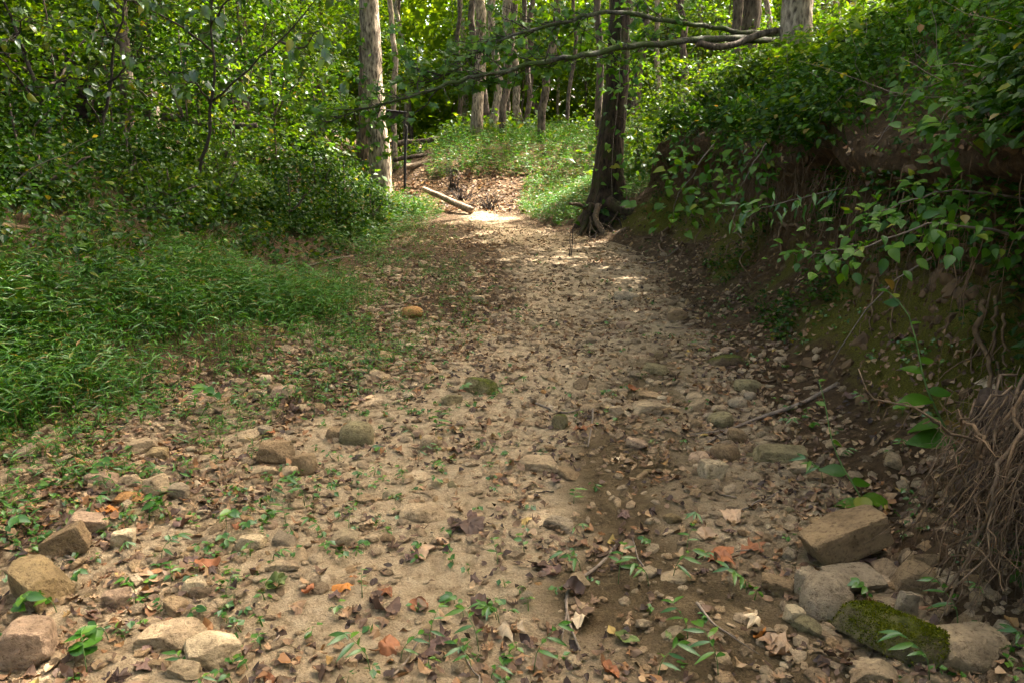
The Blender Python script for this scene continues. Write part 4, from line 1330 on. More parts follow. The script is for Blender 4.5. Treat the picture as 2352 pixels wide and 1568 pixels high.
named = [
    (1968, 1302, 205, 118, BRN, "large smooth ochre block leaning beside the root mass", 401, 1.5, (R(-12), R(-20), R(14)), False, .06, .62),
    (1905, 1432, 108, 88, GRY, "rounded grey boulder left of the mossy green rock", 2, .45, (0, 0, .3), False, .12, .9),
    (1985, 1362, 130, 50, GRY, "flat grey stone under the large ochre block", 4, 1.5, (0, 0, .1), False, .15, .8),
    (1862, 1382, 56, 66, GRY, "upright grey stone behind the rounded boulder", 5, 1.5, (0, 0, .5), False, .15, .8),
    (1792, 1368, 72, 40, BRN, "brown brick-shaped stone left of the rounded boulder", 6, 1.5, (0, .1, -.3), False, .2, .6),
    (1826, 1436, 48, 40, CRM, "small cream stone at the left of the rounded boulder", 7, 1, (0, 0, .2), False, .2, .8),
    (1988, 1470, 42, 24, TAN, "small tan block between the boulder and the mossy rock", 8, 1, (0, 0, 0), False, .2, .8),
    (1945, 1492, 78, 18, BRN, "thin flat stone in front of the rounded boulder", 9, 1, (0, 0, .15), False, .2, .4),
    (2086, 1420, 42, 54, GRY, "pale upright stone behind the mossy green rock", 10, 1, (0, .1, .2), False, .2, .7),
    (2255, 1552, 165, 100, TAN, "broad half-buried tan stone at the lower right corner", 12, .85, (0, 0, .3), False, .35, .9),
    (2015, 1568, 112, 40, TAN, "low tan slab in front of the mossy green rock", 13, 1, (0, 0, .1), False, .25, .6),
    (2110, 1372, 80, 70, BRN, "layered brown stone wrapped by roots", 14, .8, (0, 0, 0), False, .2, .8),
    (62, 1392, 130, 98, OCH, "large ochre stone with black lichen spots at the left edge", 15, .85, (R(14), .1, -.4), False, .25, .8),
    (35, 1540, 118, 96, PNK, "large pinkish rock in the lower left corner", 416, .75, (0, .1, .2), False, .25, .8),
    (372, 1498, 152, 58, TAN, "long tan stone with a pointed end near the lower left", 417, .9, (0, -.14, .15), False, .25, .5),
    (478, 1542, 118, 76, CRM, "angular cream block right of the long tan stone", 522, .9, (0, 0, .35), False, .2, .8),
    (420, 1560, 74, 36, CRM, "flat cream stone tucked under the angular block", 19, 1, (0, .1, -.2), False, .2, .7),
    (356, 1540, 58, 24, BRN, "thin brown slab below the long tan stone", 20, 1, (0, 0, .1), False, .2, .5),
    (437, 1368, 64, 40, CRM, "pale peaked stone above the long tan stone", 22, 1, (0, 0, .3), False, .2, .8),
    (512, 1402, 42, 30, TAN, "small pale stone right of the peaked one", 23, 1, (0, 0, .7), False, .2, .9),
    (258, 1400, 62, 42, PNK, "square pinkish stone right of the lichen-spotted one", 24, 1, (0, 0, .1), False, .2, .8),
    (395, 1415, 62, 44, BRN, "brown stone below the pale peaked stone", 25, 1, (0, 0, -.3), False, .25, .8),
    (142, 1278, 100, 62, BRN, "brown wedge-shaped stone above the lichen-spotted one", 26, 1, (0, -.25, .3), False, .2, .6),
    (186, 1228, 92, 42, PNK, "white and pink quartz stone above the brown wedge", 27, 1, (0, .1, .2), False, .2, .6),
    (280, 1262, 50, 48, CRM, "upright cream stone right of the brown wedge", 28, .95, (0, 0, .2), False, .2, .8),
    (218, 1122, 84, 40, PNK, "pinkish peaked stone in the left gravel", 29, 1, (0, .1, .1), False, .2, .8),
    (288, 1158, 68, 26, ORG, "orange disc-shaped stone in the left gravel", 30, .9, (0, .05, 0), False, .2, .8),
    (404, 1148, 52, 38, GRY, "dark-veined grey stone in the left gravel", 31, .8, (0, 0, 0), False, .2, .8),
    (350, 1140, 60, 44, TAN, "tan wedge stone beside the dark-veined one", 32, 1, (0, -.2, .2), False, .2, .7),
    (292, 1118, 48, 28, TAN, "small tan wedge right of the pinkish peaked stone", 33, 1, (0, 0, 0), False, .2, .7),
    (620, 1072, 104, 62, BRN, "brown peaked stone in the middle of the left gravel", 34, .95, (0, .05, .1), False, .2, .7),
    (604, 1098, 64, 28, TAN, "flat tan stone below the brown peaked stone", 35, 1, (0, 0, .1), False, .2, .6),
    (694, 1092, 66, 56, BRN, "rounded brown stone right of the brown peaked stone", 36, .8, (0, .1, .1), False, .25, .8),
    (664, 1100, 46, 30, TAN, "tan stone wedged between two brown stones", 37, 1, (0, 0, .1), False, .2, .8),
    (318, 1042, 76, 34, TAN, "tan angular stone near the grass edge", 38, 1, (0, -.1, .2), False, .2, .7),
    (356, 1055, 56, 28, OCH, "ochre stone right of the tan angular one", 39, .9, (0, 0, 0), False, .2, .8),
    (605, 1003, 42, 28, GRY, "grey cobble above the brown peaked stone", 40, .8, (0, 0, 0), False, .2, .8),
    (545, 1020, 88, 26, TAN, "long narrow tan stone left of the grey cobble", 41, .9, (0, -.2, .3), False, .2, .45),
    (648, 912, 60, 28, PNK, "smooth pinkish stone beside the grass", 42, .8, (0, 0, 0), False, .2, .8),
    (606, 880, 32, 20, CRM, "small pale stone beside the grass", 43, .9, (0, 0, 0), False, .2, .8),
    (815, 1022, 82, 52, OLV, "olive brown boulder left of the pale round stone", 44, .6, (0, 0, .2), False, .25, .8),
    (986, 1038, 48, 38, TAN, "pale round stone in the middle of the bed", 45, .55, (0, 0, 0), False, .25, .8),
    (945, 730, 52, 26, ORG, "rounded orange brown stone by the far grass edge", 46, .4, (0, 0, .1), False, .2, .7),
    (1097, 692, 38, 14, TAN, "small flat pale stone beyond the orange brown one", 47, 1, (0, 0, 0), False, .2, .7),
    (1105, 905, 86, 40, OLV, "flat dark green mossy stone in the bed", 48, .8, (0, .12, -.15), True, .25, .6),
    (1286, 985, 40, 38, OLV, "small green mossy stone right of the flat mossy one", 49, .7, (0, 0, 0), True, .2, .8),
    (965, 1198, 118, 36, TAN, "smooth pale stone sunk in the mud at centre", 50, .5, (0, .08, -.12), False, .45, .6),
    (1238, 1082, 108, 36, TAN, "low broken tan stone above the damp mud", 51, .9, (0, .05, -.1), False, .4, .6),
    (1288, 1222, 76, 38, GRY, "grey rough stone right of the sunken pale stone", 52, .8, (0, .15, -.2), False, .3, .7),
    (1440, 690, 66, 20, GRY, "low grey hump in the far sand", 53, .6, (0, 0, 0), False, .35, .8),
    (1552, 738, 52, 30, BRN, "slanted brown stone at the foot of the right bank", 54, .9, (0, -.4, .2), False, .2, .5),
    (1508, 862, 64, 26, OLV, "low olive stone right of the far sand", 55, .6, (0, 0, 0), False, .3, .8),
    (1492, 922, 70, 26, BRN, "brown stone behind the tan split stone", 56, .9, (0, .1, 0), False, .25, .7),
    (1500, 955, 88, 36, TAN, "tan split stone in the damp mud", 57, .9, (0, .05, .1), False, .25, .7),
    (1415, 955, 36, 26, TAN, "small tan stone left of the tan split stone", 58, 1, (0, 0, 0), False, .2, .8),
    (1462, 1032, 52, 28, PNK, "pinkish wedge stone in the damp mud", 59, 1, (0, .2, -.4), False, .25, .6),
    (1724, 905, 68, 32, OLV, "largest olive cobble at the foot of the right bank", 60, .5, (0, 0, .1), False, .2, .8),
    (1726, 922, 30, 22, GRY, "small round cobble before the largest olive cobble", 61, .3, (0, 0, 0), False, .15, .9),
    (1662, 982, 64, 34, OLV, "smooth olive cobble touching the long branch", 62, .5, (0, -.1, .2), False, .2, .8),
    (1697, 940, 42, 26, GRY, "egg-shaped cobble behind the smooth olive one", 63, .4, (0, 0, .2), False, .2, .8),
    (1655, 952, 36, 22, TAN, "small tan cobble in the cobble cluster", 64, .4, (0, 0, 0), False, .2, .8),
    (1632, 968, 34, 20, GRY, "flat grey cobble at the left of the cobble cluster", 65, .5, (0, 0, 0), False, .2, .8),
    (1598, 930, 44, 26, TAN, "oval tan cobble left of the cobble cluster", 66, .5, (0, 0, 0), False, .2, .8),
    (1600, 985, 30, 22, BRN, "small brown cobble at the end of the long branch", 67, .6, (0, 0, 0), False, .2, .8),
    (1694, 1015, 48, 30, BRN, "brown cobble in front of the long branch", 68, .6, (0, 0, 0), False, .2, .8),
    (1640, 1098, 60, 44, CRM, "cream blocky stone in front of the cobbles", 69, .9, (0, .05, .2), False, .2, .8),
    (1612, 1062, 56, 26, PNK, "flat pinkish stone above the cream blocky stone", 70, .8, (0, 0, 0), False, .25, .8),
    (1806, 1062, 122, 38, OLV, "long flat slab at the foot of the right bank", 71, 1.5, (0, 0, -.05), False, .3, .6),
    (1668, 845, 78, 32, DRK, "dark mossy stone against the right bank", 72, .7, (0, -.1, .1), True, .2, .7),
    (570, 1264, 64, 36, CRM, "cream rough stone at the edge of the pale mud", 73, .9, (0, .05, 0), False, .25, .7),
    (645, 1312, 76, 26, TAN, "long flat chip in the pale mud at left", 74, 1, (0, -.1, .1), False, .3, .5),
    (770, 1012, 54, 34, BRN, "brown stone left of the olive brown boulder", 75, .8, (0, 0, 0), False, .25, .8),
    (1560, 1342, 86, 26, TAN, "flat tan stone in the leaves left of the brown brick-shaped one", 76, .9, (0, 0, .1), False, .3, .7),
    (2140, 1215, 50, 34, BRN, "brown stone behind the large ochre block", 78, .9, (0, 0, 0), False, .2, .8),
    (1890, 1110, 60, 26, BRN, "brown flat stone under the broad-leaved vine", 79, .9, (0, 0, 0), False, .25, .7),
    (1845, 1090, 64, 30, TAN, "tan stone left of the broad-leaved vine", 80, .9, (0, 0, 0), False, .25, .7),
]
for (px, py, w, h, col, lab, sd, an, tl_, ms, sk, dp) in named:
    rock(px, py, w, h, col, lab, sd, an, tilt=tl_, moss=ms, sink=sk, deep=dp)
# the mossy green rock, long axis running down to the right
p = G(2050, 1500)[0]
V, F = stone(411, 5, .8, (.17, .37, .14), .05)
mr_ = add("rock", mesh_np("rock", V, F, M['rock_moss']), loc=p + Vector((0, .05, .045)), rot=(R(-6), R(12), R(30)), color=OLV, label="bright green mossy rock right of the rounded boulder", category="rock")
rng = np.random.default_rng(404)
tri_ = V[F]
fn_ = unit(np.cross(tri_[:, 1] - tri_[:, 0], tri_[:, 2] - tri_[:, 0]))
c_ = tri_.mean(1)
w_ = np.clip(fn_[:, 2] + .25, 0, 1) * np.clip(.45 + 1.6 * fbm(c_[:, 0] * 14, c_[:, 1] * 14, c_[:, 2] * 14, seed=8), 0, 1) * np.linalg.norm(np.cross(tri_[:, 1] - tri_[:, 0], tri_[:, 2] - tri_[:, 0]), axis=1)
ii = rng.choice(len(w_), 5200, p=w_ / w_.sum())
MV, MF = place(T_diamond(), c_[ii] + rng.normal(0, .002, (5200, 3)), fn_[ii] + rng.normal(0, .7, (5200, 3)), rnd_dir(5200, rng), rng.uniform(.004, .009, 5200))
add("moss", mesh_np("moss", MV, MF, M['moss'], smooth=False), mr_, kind='stuff')

# stones one can count but not name: 12 shared shapes
rng = np.random.default_rng(111)
shapes = [stone(200 + k, 3, [1, 1, .95, 1, .9, .75, 1, 1, .6, .5, 1, .9][k], [(1, .8, .5), (1, .7, .35), (1, .9, .6), (1, .6, .45), (1, .8, .3), (1, .85, .6), (1, .5, .3), (1, .75, .5), (1, .8, .55), (1, .85, .65), (1, .9, .35), (1, .65, .55)][k], .035) for k in range(12)]
shape_me = [mesh_np("stone", V, F, M['rock']) for V, F in shapes]
for me in shape_me:
    me.set_sharp_from_angle(angle=R(20))
inb = (FSIDE == 0)
bar = inb * np.clip(1.15 - FFR * 1.6, 0, 1) * np.exp(-np.maximum(0, FC[:, 1] - 2.5) / 2.2)
toe = ((FSIDE == 0) & (FFR > .80) | ((FSIDE == 1) & (FC[:, 0] - TOER < .35))) * np.exp(-np.maximum(0, FC[:, 1] - 2.5) / 3.0) * 1.1
midw = inb * .35 * np.exp(-np.maximum(0, FC[:, 1] - 2.5) / 2.5)
ZONES = [(bar, 135, "tan", "loose stones of the gravel bar on the left of the bed"), (toe, 70, "olive", "loose stones along the foot of the right bank"), (midw, 60, "pale", "loose stones in the pale mud of the bed")]
SW = ["angular", "flat", "blocky", "narrow", "thin", "chunky", "long", "angular", "rounded", "round", "flat", "wedge-shaped"]
ZW = ["in the gravel bar on the left", "along the foot of the right bank", "in the pale mud of the bed"]
for zi, (wt, n, _, grp) in enumerate(ZONES):
    P, Nn, idx = scatter(wt, n, rng)
    P = P[np.argsort(P[:, 1])]
    for k in range(n):
        s = float(np.clip(rng.lognormal(math.log(.068), .42), .03, .15))
        c = list(COLW)[rng.choice(9, p=[.28, .17, .12, .06, .12, .11, .05, .04, .05] if zi != 1 else [.2, .22, .15, .06, .05, .05, .12, .03, .12])]
        v = rng.uniform(.8, 1.2)
        kk = int(rng.choice(12, p=[.1, .11, .1, .11, .1, .07, .1, .1, .035, .025, .08, .07]))
        hz = [.5, .35, .6, .45, .3, .6, .3, .5, .55, .65, .35, .55][kk]
        o = add("stone", shape_me[kk], loc=P[k] + np.array([0, 0, s * hz * .22]), rot=(rng.normal(0, .22), rng.normal(0, .22), rng.uniform(0, 6.28)), scale=s, color=tuple(np.array(c) * v * 1.5))
        o['label'] = f"small {SW[kk]} {COLW[c]} stone lying {ZW[zi]}"
        o['category'] = "stone"
        o['group'] = f"small {SW[kk]} {COLW[c]} stones {ZW[zi]}"
        REG.append((o, f"small {SW[kk]} {COLW[c]} stone", 'bed'))

# gravel too small to count
rng = np.random.default_rng(112)
lo_shapes = [stone(300 + k, 1, 1.0, [(1, .8, .5), (1, .7, .35), (1, .9, .6), (1, .6, .3)][k % 4], .06) for k in range(8)]
pz = []
wt = (inb * np.clip(.25 + 1.2 * (1 - FFR * 1.3), .55, 1.3) + (FSIDE == 1) * (FC[:, 0] - TOER < .5) * .7 + (FSIDE == -1) * (TOEL - FC[:, 0] < .6) * .3) * (1 / (.5 + (np.maximum(FD, 1) / 4) ** 1.7))
bare = vnoise(FC[:, 0] * 1.5, FC[:, 1] * 1.5, seed=44)
wt = wt * np.clip(.65 + .9 * bare, .08, 1.5)
for k in range(8):
    n = 1050
    P, Nn, idx = scatter(wt, n, rng)
    s = np.clip(rng.lognormal(math.log(.028), .5, n), .010, .07)
    P = P + Nn * (s * .12)[:, None]
    pz.append(place(lo_shapes[k], P, np.cross(Nn, rnd_dir(n, rng)), Nn + rng.normal(0, .3, (n, 3)), s))
mid_shapes = [stone(330 + k, 2, 1.0, [(1, .8, .42), (1, .7, .3), (1, .9, .5), (1, .6, .28), (1, .75, .22)][k % 5], .05) for k in range(10)]
wm = (inb * np.clip(.28 + 1.3 * (1 - FFR * 1.45), .36, 1.4) + (FSIDE == 1) * (FC[:, 0] - TOER < .35) * 1.0 + inb * (FFR > .85) * .8 + (FSIDE == -1) * (TOEL - FC[:, 0] < .3) * .2) * np.exp(-np.maximum(0, FC[:, 1] - 2.2) / 4.6) * np.clip(.6 + 1.1 * vnoise(FC[:, 0] * 1.9, FC[:, 1] * 1.9, seed=45), .1, 1.7)
for k in range(10):
    n = 130
    P, Nn, idx = scatter(wm, n, rng)
    s = np.clip(rng.lognormal(math.log(.056), .32, n), .03, .10)
    pz.append(place(mid_shapes[k], P + Nn * (s * .07)[:, None], np.cross(Nn, rnd_dir(n, rng)), Nn + rng.normal(0, .22, (n, 3)), s))
wf = inb * (FC[:, 1] > 4.5) * (FC[:, 1] < 15.5) * np.clip(.5 + 1.4 * vnoise(FC[:, 0] * 1.5, FC[:, 1] * .9, seed=48), .08, 1.8) * np.exp(-np.maximum(0, FC[:, 1] - 5) / 9)
for k in range(8):
    n = 330
    P, Nn, idx = scatter(wf, n, rng)
    s = np.clip(rng.lognormal(math.log(.06), .38, n), .03, .15)
    pz.append(place(lo_shapes[k], P + Nn * (s * .05)[:, None], np.cross(Nn, rnd_dir(n, rng)), Nn + rng.normal(0, .15, (n, 3)), s))
for k in range(8):
    n = 430
    P, Nn, idx = scatter(wm + .25 * inb * np.exp(-np.maximum(0, FC[:, 1] - 2.2) / 4), n, rng)
    s = np.clip(rng.lognormal(math.log(.042), .3, n), .02, .08)
    pz.append(place(lo_shapes[k], P + Nn * (s * .06)[:, None], np.cross(Nn, rnd_dir(n, rng)), Nn + rng.normal(0, .18, (n, 3)), s))
octa = (np.array([[1, 0, 0], [-1, 0, 0], [0, 1, 0], [0, -1, 0], [0, 0, .7], [0, 0, -.7]]) * .5, np.array([[0, 2, 4], [2, 1, 4], [1, 3, 4], [3, 0, 4], [2, 0, 5], [1, 2, 5], [3, 1, 5], [0, 3, 5]]))
n = 6500
P, Nn, idx = scatter(wt, n, rng)
pz.append(place(octa, P, rnd_dir(n, rng), Nn + rng.normal(0, .3, (n, 3)), np.clip(rng.lognormal(math.log(.011), .4, n), .004, .03)))
V, F = join(pz)
add("gravel", mesh_np("gravel", V, F, M['gravel'], smooth=False), kind='stuff', label="loose gravel and chips strewn over the creek bed")

cz = []
kf = (FSIDE == 1) * (FC[:, 1] < 15) * (FC[:, 2] > .1) * (FC[:, 2] < 1.7) * (.35 + 1.0 * (FN[:, 2] < .75)) / (.5 + (np.maximum(FD, 1) / 5) ** 1.6) * np.clip(.4 + 1.5 * vnoise(FC[:, 1] * 2, FC[:, 2] * 3, seed=47), .05, 1.8)
for k in range(8):
    n = 330
    P, Nn, idx = scatter(kf, n, rng)
    s = np.clip(rng.lognormal(math.log(.032), .6, n), .01, .12)
    cz.append(place(lo_shapes[k], P, rnd_dir(n, rng), Nn + rng.normal(0, .4, (n, 3)), s))
V, F = join(cz)
add("earth_clods", mesh_np("earth_clods", V, F, M['clod'], smooth=False), kind='stuff', label="crumbling clods on the earth face of the right bank")

# ================================================================== FALLEN LEAVES
rng = np.random.default_rng(121)
dead_t = []
for k in range(12):
    kind = ['oval', 'oval', 'oval', 'oval', 'maple', 'maple', 'oak', 'oak', 'oval', 'maple', 'oval', 'oak'][k]
    cu = [(.06, .05), (.18, .03), (-.14, -.10), (.02, .12), (.04, .10), (-.10, .03), (.06, .07), (-.08, -.08), (.30, .12), (.15, -.12), (.09, -.18), (.12, .06)][k]
    dead_t.append(T_lobed(kind, 3, cu, k + 1, .20, True))
dead_me = [mesh_np("dead_leaf", *t_, M['dead_obj']) for t_ in dead_t]
KINDW = ['oval', 'curled oval', 'humped oval', 'oval', 'maple', 'drooping maple', 'oak', 'oak', 'rolled oval', 'curled maple', 'bent oval', 'curled oak']
DC = {"dark brown": (.075, .048, .036), "purplish brown": (.115, .070, .055), "tan": (.30, .205, .128), "brown": (.175, .11, .066), "rust": (.21, .085, .038), "orange": (.33, .13, .03), "yellow": (.30, .20, .05), "pale": (.40, .31, .20), "green": (.10, .13, .04)}
def dead_leaf(p, nrm, size, k, cname, label, group=None, rz=None, lift=.012):
    ang = rng.uniform(0, 6.28) if rz is None else rz
    Yd = np.array([math.cos(ang), math.sin(ang), rng.normal(0, .12)])
    Z = np.array(nrm) + rng.normal(0, .22, 3)
    X, Y, Zz = frames(Yd[None], Z[None])
    o = add("fallen_leaf", dead_me[k], loc=np.array(p) + np.array(nrm) * lift, rot=Matrix((X[0], Y[0], Zz[0])).transposed(), scale=size, color=tuple(np.array(DC[cname]) * rng.uniform(.85, 1.15)), label=label, category="leaf")
    if group:
        o['group'] = group
    return o
for (px, py, w, k, c, lab) in [
    (822, 1332, 72, 2, "orange", "glossy orange leaf humped on the mud left of centre"), (505, 1308, 66, 0, "rust", "big rust leaf lying on the gravel at the edge of the mud"), (236, 1174, 44, 4, "orange", "orange leaf in the left gravel below the orange stone"),
    (490, 1110, 46, 6, "pale", "pale star-shaped oak leaf on the left gravel"), (1112, 1212, 84, 5, "dark brown", "dark maple leaf tented on the mud right of the sunken stone"), (1205, 1428, 92, 7, "pale", "pale lobed oak leaf on the damp patch at bottom centre"),
    (1412, 1466, 56, 0, "green", "dull green fallen leaf at bottom right of centre"), (1532, 1456, 52, 3, "green", "yellow-green round fallen leaf near the mossy rock"), (1222, 1528, 62, 1, "brown", "veined brown leaf standing at the bottom edge"), (905, 1510, 66, 2, "rust", "rust leaf tent beside the near grass sprig"),
    (1100, 1424, 70, 8, "dark brown", "rolled dark leaf left of the pale oak leaf"), (1452, 893, 40, 0, "rust", "rust leaf in the mud below the far sand"), (1260, 1310, 66, 9, "dark brown", "crumpled black leaf above the damp patch"), (1190, 1540, 50, 10, "rust", "red-brown leaf at the bottom edge"),
    (1635, 1290, 74, 5, "rust", "reddish maple leaf left of the large ochre block"), (1735, 1400, 70, 7, "pale", "pale torn leaf in the mud left of the small cream stone"), (1770, 1490, 70, 9, "tan", "curled tan leaf before the rounded boulder"), (850, 1385, 80, 8, "dark brown", "curled dark leaf below the orange one"),
    (945, 1390, 54, 0, "rust", "dark red leaf right of the curled dark one"), (2282, 1262, 26, 0, "orange", "orange leaf caught in the root mass"), (2140, 1215, 40, 4, "tan", "tan leaf on the soil behind the root mass"), (700, 1370, 40, 0, "rust", "round rust leaf in the pale mud at left"),
    (960, 1262, 46, 9, "tan", "heart-shaped tan leaf above the dark one"), (1660, 1190, 60, 4, "tan", "broad tan leaf among sprigs right of centre"), (1050, 895, 30, 2, "rust", "rust leaf behind the flat mossy stone"), (1740, 1250, 56, 4, "rust", "rust maple leaf left of the ochre block's corner"),
]:
    p, nn = G(px, py)
    d = (p - Vector((0, 0, CAM_Z))).length
    dead_leaf(p, nn, w * .000547 * d, k, c, lab)
wl = (inb * .8 + (FSIDE == 1) * (FC[:, 0] - TOER < .9) * .45 + (FSIDE == -1) * (TOEL - FC[:, 0] < 1.0) * .35) * np.exp(-np.maximum(0, FC[:, 1] - 2.2) / 1.5)
P, Nn, idx = scatter(wl, 275, rng)
for k in range(275):
    kk = int(rng.integers(12))
    c = list(DC)[rng.choice(9, p=[.29, .21, .17, .22, .045, .01, .005, .04, .01])]
    where = "on the left half of the bed" if P[k][0] < -.3 else ("on the foot of the right bank" if P[k][0] > 1.2 else "on the pale mud mid-bed")
    o = dead_leaf(P[k], Nn[k], rng.uniform(.045, .10), kk, c, f"{c} {KINDW[kk]} leaf fallen {where}", group=f"{c} {KINDW[kk]} leaves fallen {where}")
    REG.append((o, f"{c} {KINDW[kk]} leaf", 'bed'))
# litter
def litter(weight, n, size, seed, sel=range(12), mat='dead', name="leaf_litter", label="", lo=False):
    rg = np.random.default_rng(seed)
    parts = []
    sel = list(sel)
    for k in sel:
        m = n // len(sel)
        P, Nn, idx = scatter(weight, m, rg)
        Nn = unit(Nn + rg.normal(0, .28, (m, 3)))
        t_ = T_lobed(['chip', 'chip', 'maple', 'chip', 'oak', 'chip'][k % 6], 1, [(.1, .1), (.3, 0), (-.2, -.15), (.1, .2), (.25, .15), (-.1, .3)][k % 6], k + 40, .12)
        parts.append(place(t_, P + Nn * .012, np.cross(Nn, rnd_dir(m, rg)), Nn, size * rg.uniform(.55, 1.3, m), W=rg.uniform(.7, 1.1, m)))
    V, F = join(parts)
    add(name, mesh_np(name, V, F, M[mat], smooth=False), kind='stuff', label=label)
dfall = 1 / (.5 + (np.maximum(FD, 1) / 6.0) ** 1.25)
pat = np.clip(.6 + 1.0 * vnoise(FC[:, 0] * 2.2, FC[:, 1] * 2.2, seed=61), .1, 1.6)
edge_l = inb * np.clip(1.25 - FFR * 1.5, .18, 1)
litter((edge_l * 1.3 + (FSIDE == 1) * (FC[:, 0] - TOER < 1.0) * .55 + (FSIDE == -1) * np.where(TOEL - FC[:, 0] > 1.6, 1.3, .6)) * dfall * pat, 11000, .054, 131, label="brown leaf litter scattered over bed and banks")
litter((inb * np.where(FFR < .45, 1.0 + .5 * sstep(5, 8, FC[:, 1]), .50 + .4 * sstep(.85, 1.0, FFR) + .3 * sstep(5, 8, FC[:, 1])) + (FSIDE == 1) * (FC[:, 0] - TOER < .8) * .6 + (FSIDE == -1) * (TOEL - FC[:, 0] < .4) * .5) * (FC[:, 1] < 15.5) * np.exp(-np.maximum(0, FC[:, 1] - 3) / 7) * np.clip(.7 + 1.4 * vnoise(FC[:, 0] * 3, FC[:, 1] * 3, seed=62), .05, 2.0), 15000, .048, 133, name="bed_leaf_litter", label="curled dark leaves and leaf scraps strewn over the creek bed")
litter((inb * np.where(FFR < .45, .9, np.where(FFR < .88, .62, 1.0)) + (FSIDE == 1) * (FC[:, 0] - TOER < .6)) * (FC[:, 1] < 15.5) * np.exp(-np.maximum(0, FC[:, 1] - 2.5) / 5) * np.clip(.35 + 1.9 * vnoise(FC[:, 0] * 4, FC[:, 1] * 4, seed=63), .02, 2.2), 6000, .036, 134, sel=(0, 1, 3, 5), mat='scrap', name="dark_leaf_scraps", label="small dark crumbled leaf scraps gathered in hollows of the bed")
litter(((FC[:, 1] > 17.2) & (FC[:, 1] < 22.5) & (FC[:, 0] > -3.5) & (FC[:, 0] < 2.2)) * (1 - .8 * sstep(21.0, 22.0, FC[:, 1])), 3600, .11, 132, sel=(0, 3, 6, 9), name="bar_leaf_litter", label="sunlit tan leaf litter on the rise at the creek bend")

# ================================================================== GRASS ON THE LEFT
def grass(name, weight, n, hgt, label, seed, nleaf=6, lsize=.075, mat='grass', lean=.35, wide=1.0):
    rg = np.random.default_rng(seed)
    P, Nn, idx = scatter(weight, n, rg)
    h = hgt * rg.uniform(.55, 1.25, n)
    d = unit(UP + rg.normal(0, lean, (n, 3)) * np.array([1, 1, .1]))
    parts = []
    st = (np.array([[-.5, 0, 0], [.5, 0, 0], [0, 1, 0]]), np.array([[0, 1, 2]]))
    parts.append(place(st, P, d, rnd_dir(n, rg), h, W=.006 / h))
    for j in range(nleaf):
        t = (j + .6 + rg.random(n) * .5) / (nleaf + .4)
        p = P + d * (h * t)[:, None]
        a = rg.random(n) * 2 * np.pi
        Yd = np.stack([np.cos(a), np.sin(a), .30 + rg.normal(0, .25, n)], -1)
        Zd = UP + rg.normal(0, .25, (n, 3))
        parts.append(place(T_blade(), p, Yd, Zd, lsize * rg.uniform(.6, 1.3, n), W=wide * rg.uniform(.85, 1.25, n)))
    V, F = join(parts)
    return add(name, mesh_np(name, V, F, M[mat], smooth=False), kind='stuff', label=label)
tl = TOEL - FC[:, 0]
gpat = np.clip(.6 + 1.3 * vnoise(FC[:, 0] * 1.1, FC[:, 1] * 1.1, seed=71), .08, 1.5)
core = sstep(-.75, .95, tl) * (1 - sstep(1.1, 2.0, tl - .5 * vnoise(FC[:, 1] * .7, 3.0, seed=72))) * (1 - sstep(8.0 - 1.2 * np.clip(tl, 0, 2), 10.0 - 1.2 * np.clip(tl, 0, 2), FC[:, 1])) * sstep(3.4, 4.4, FC[:, 1] + .35 * tl)
grass("stiltgrass", core * gpat * np.exp(-np.maximum(0, FC[:, 1] - 4) / 6), 9000, .33, "tall wispy bright green grass on the left side of the creek", 141, lsize=.09, nleaf=5, lean=.28, wide=.72)
fringe = np.clip(1 - np.abs(tl + .55) / 1.25, 0, 1) * (FC[:, 1] > 3.0) * (FC[:, 1] < 15)
grass("fringe_grass", fringe * np.clip(.55 + 1.1 * vnoise(FC[:, 0] * 3.1, FC[:, 1] * 3.1, seed=73), .05, 1.5) * np.exp(-np.maximum(0, FC[:, 1] - 4) / 6), 2500, .09, "thin low grass along the edge of the bed", 142, nleaf=4, lsize=.055)
endg = ((FC[:, 1] > 15) & (FC[:, 1] < 21) & (FSIDE == 1) & (FC[:, 0] < 3.2)) * 1.0 + ((FC[:, 1] > 11) & (FC[:, 1] < 18.5) & (tl > -.3) & (tl < 1.4)) * .8
grass("bend_grass", endg, 4200, .26, "lush green grass at the creek bend", 143, lsize=.10, nleaf=6)
moundw = ((FC[:, 1] > 20.6) & (FC[:, 1] < 27) & (FC[:, 0] > -2.2) & (FC[:, 0] < 4.5)) * 1.0
grass("mound_grass", moundw, 3200, .40, "tall green and rusty weeds covering the mound at the bend", 144, lsize=.13, nleaf=7)

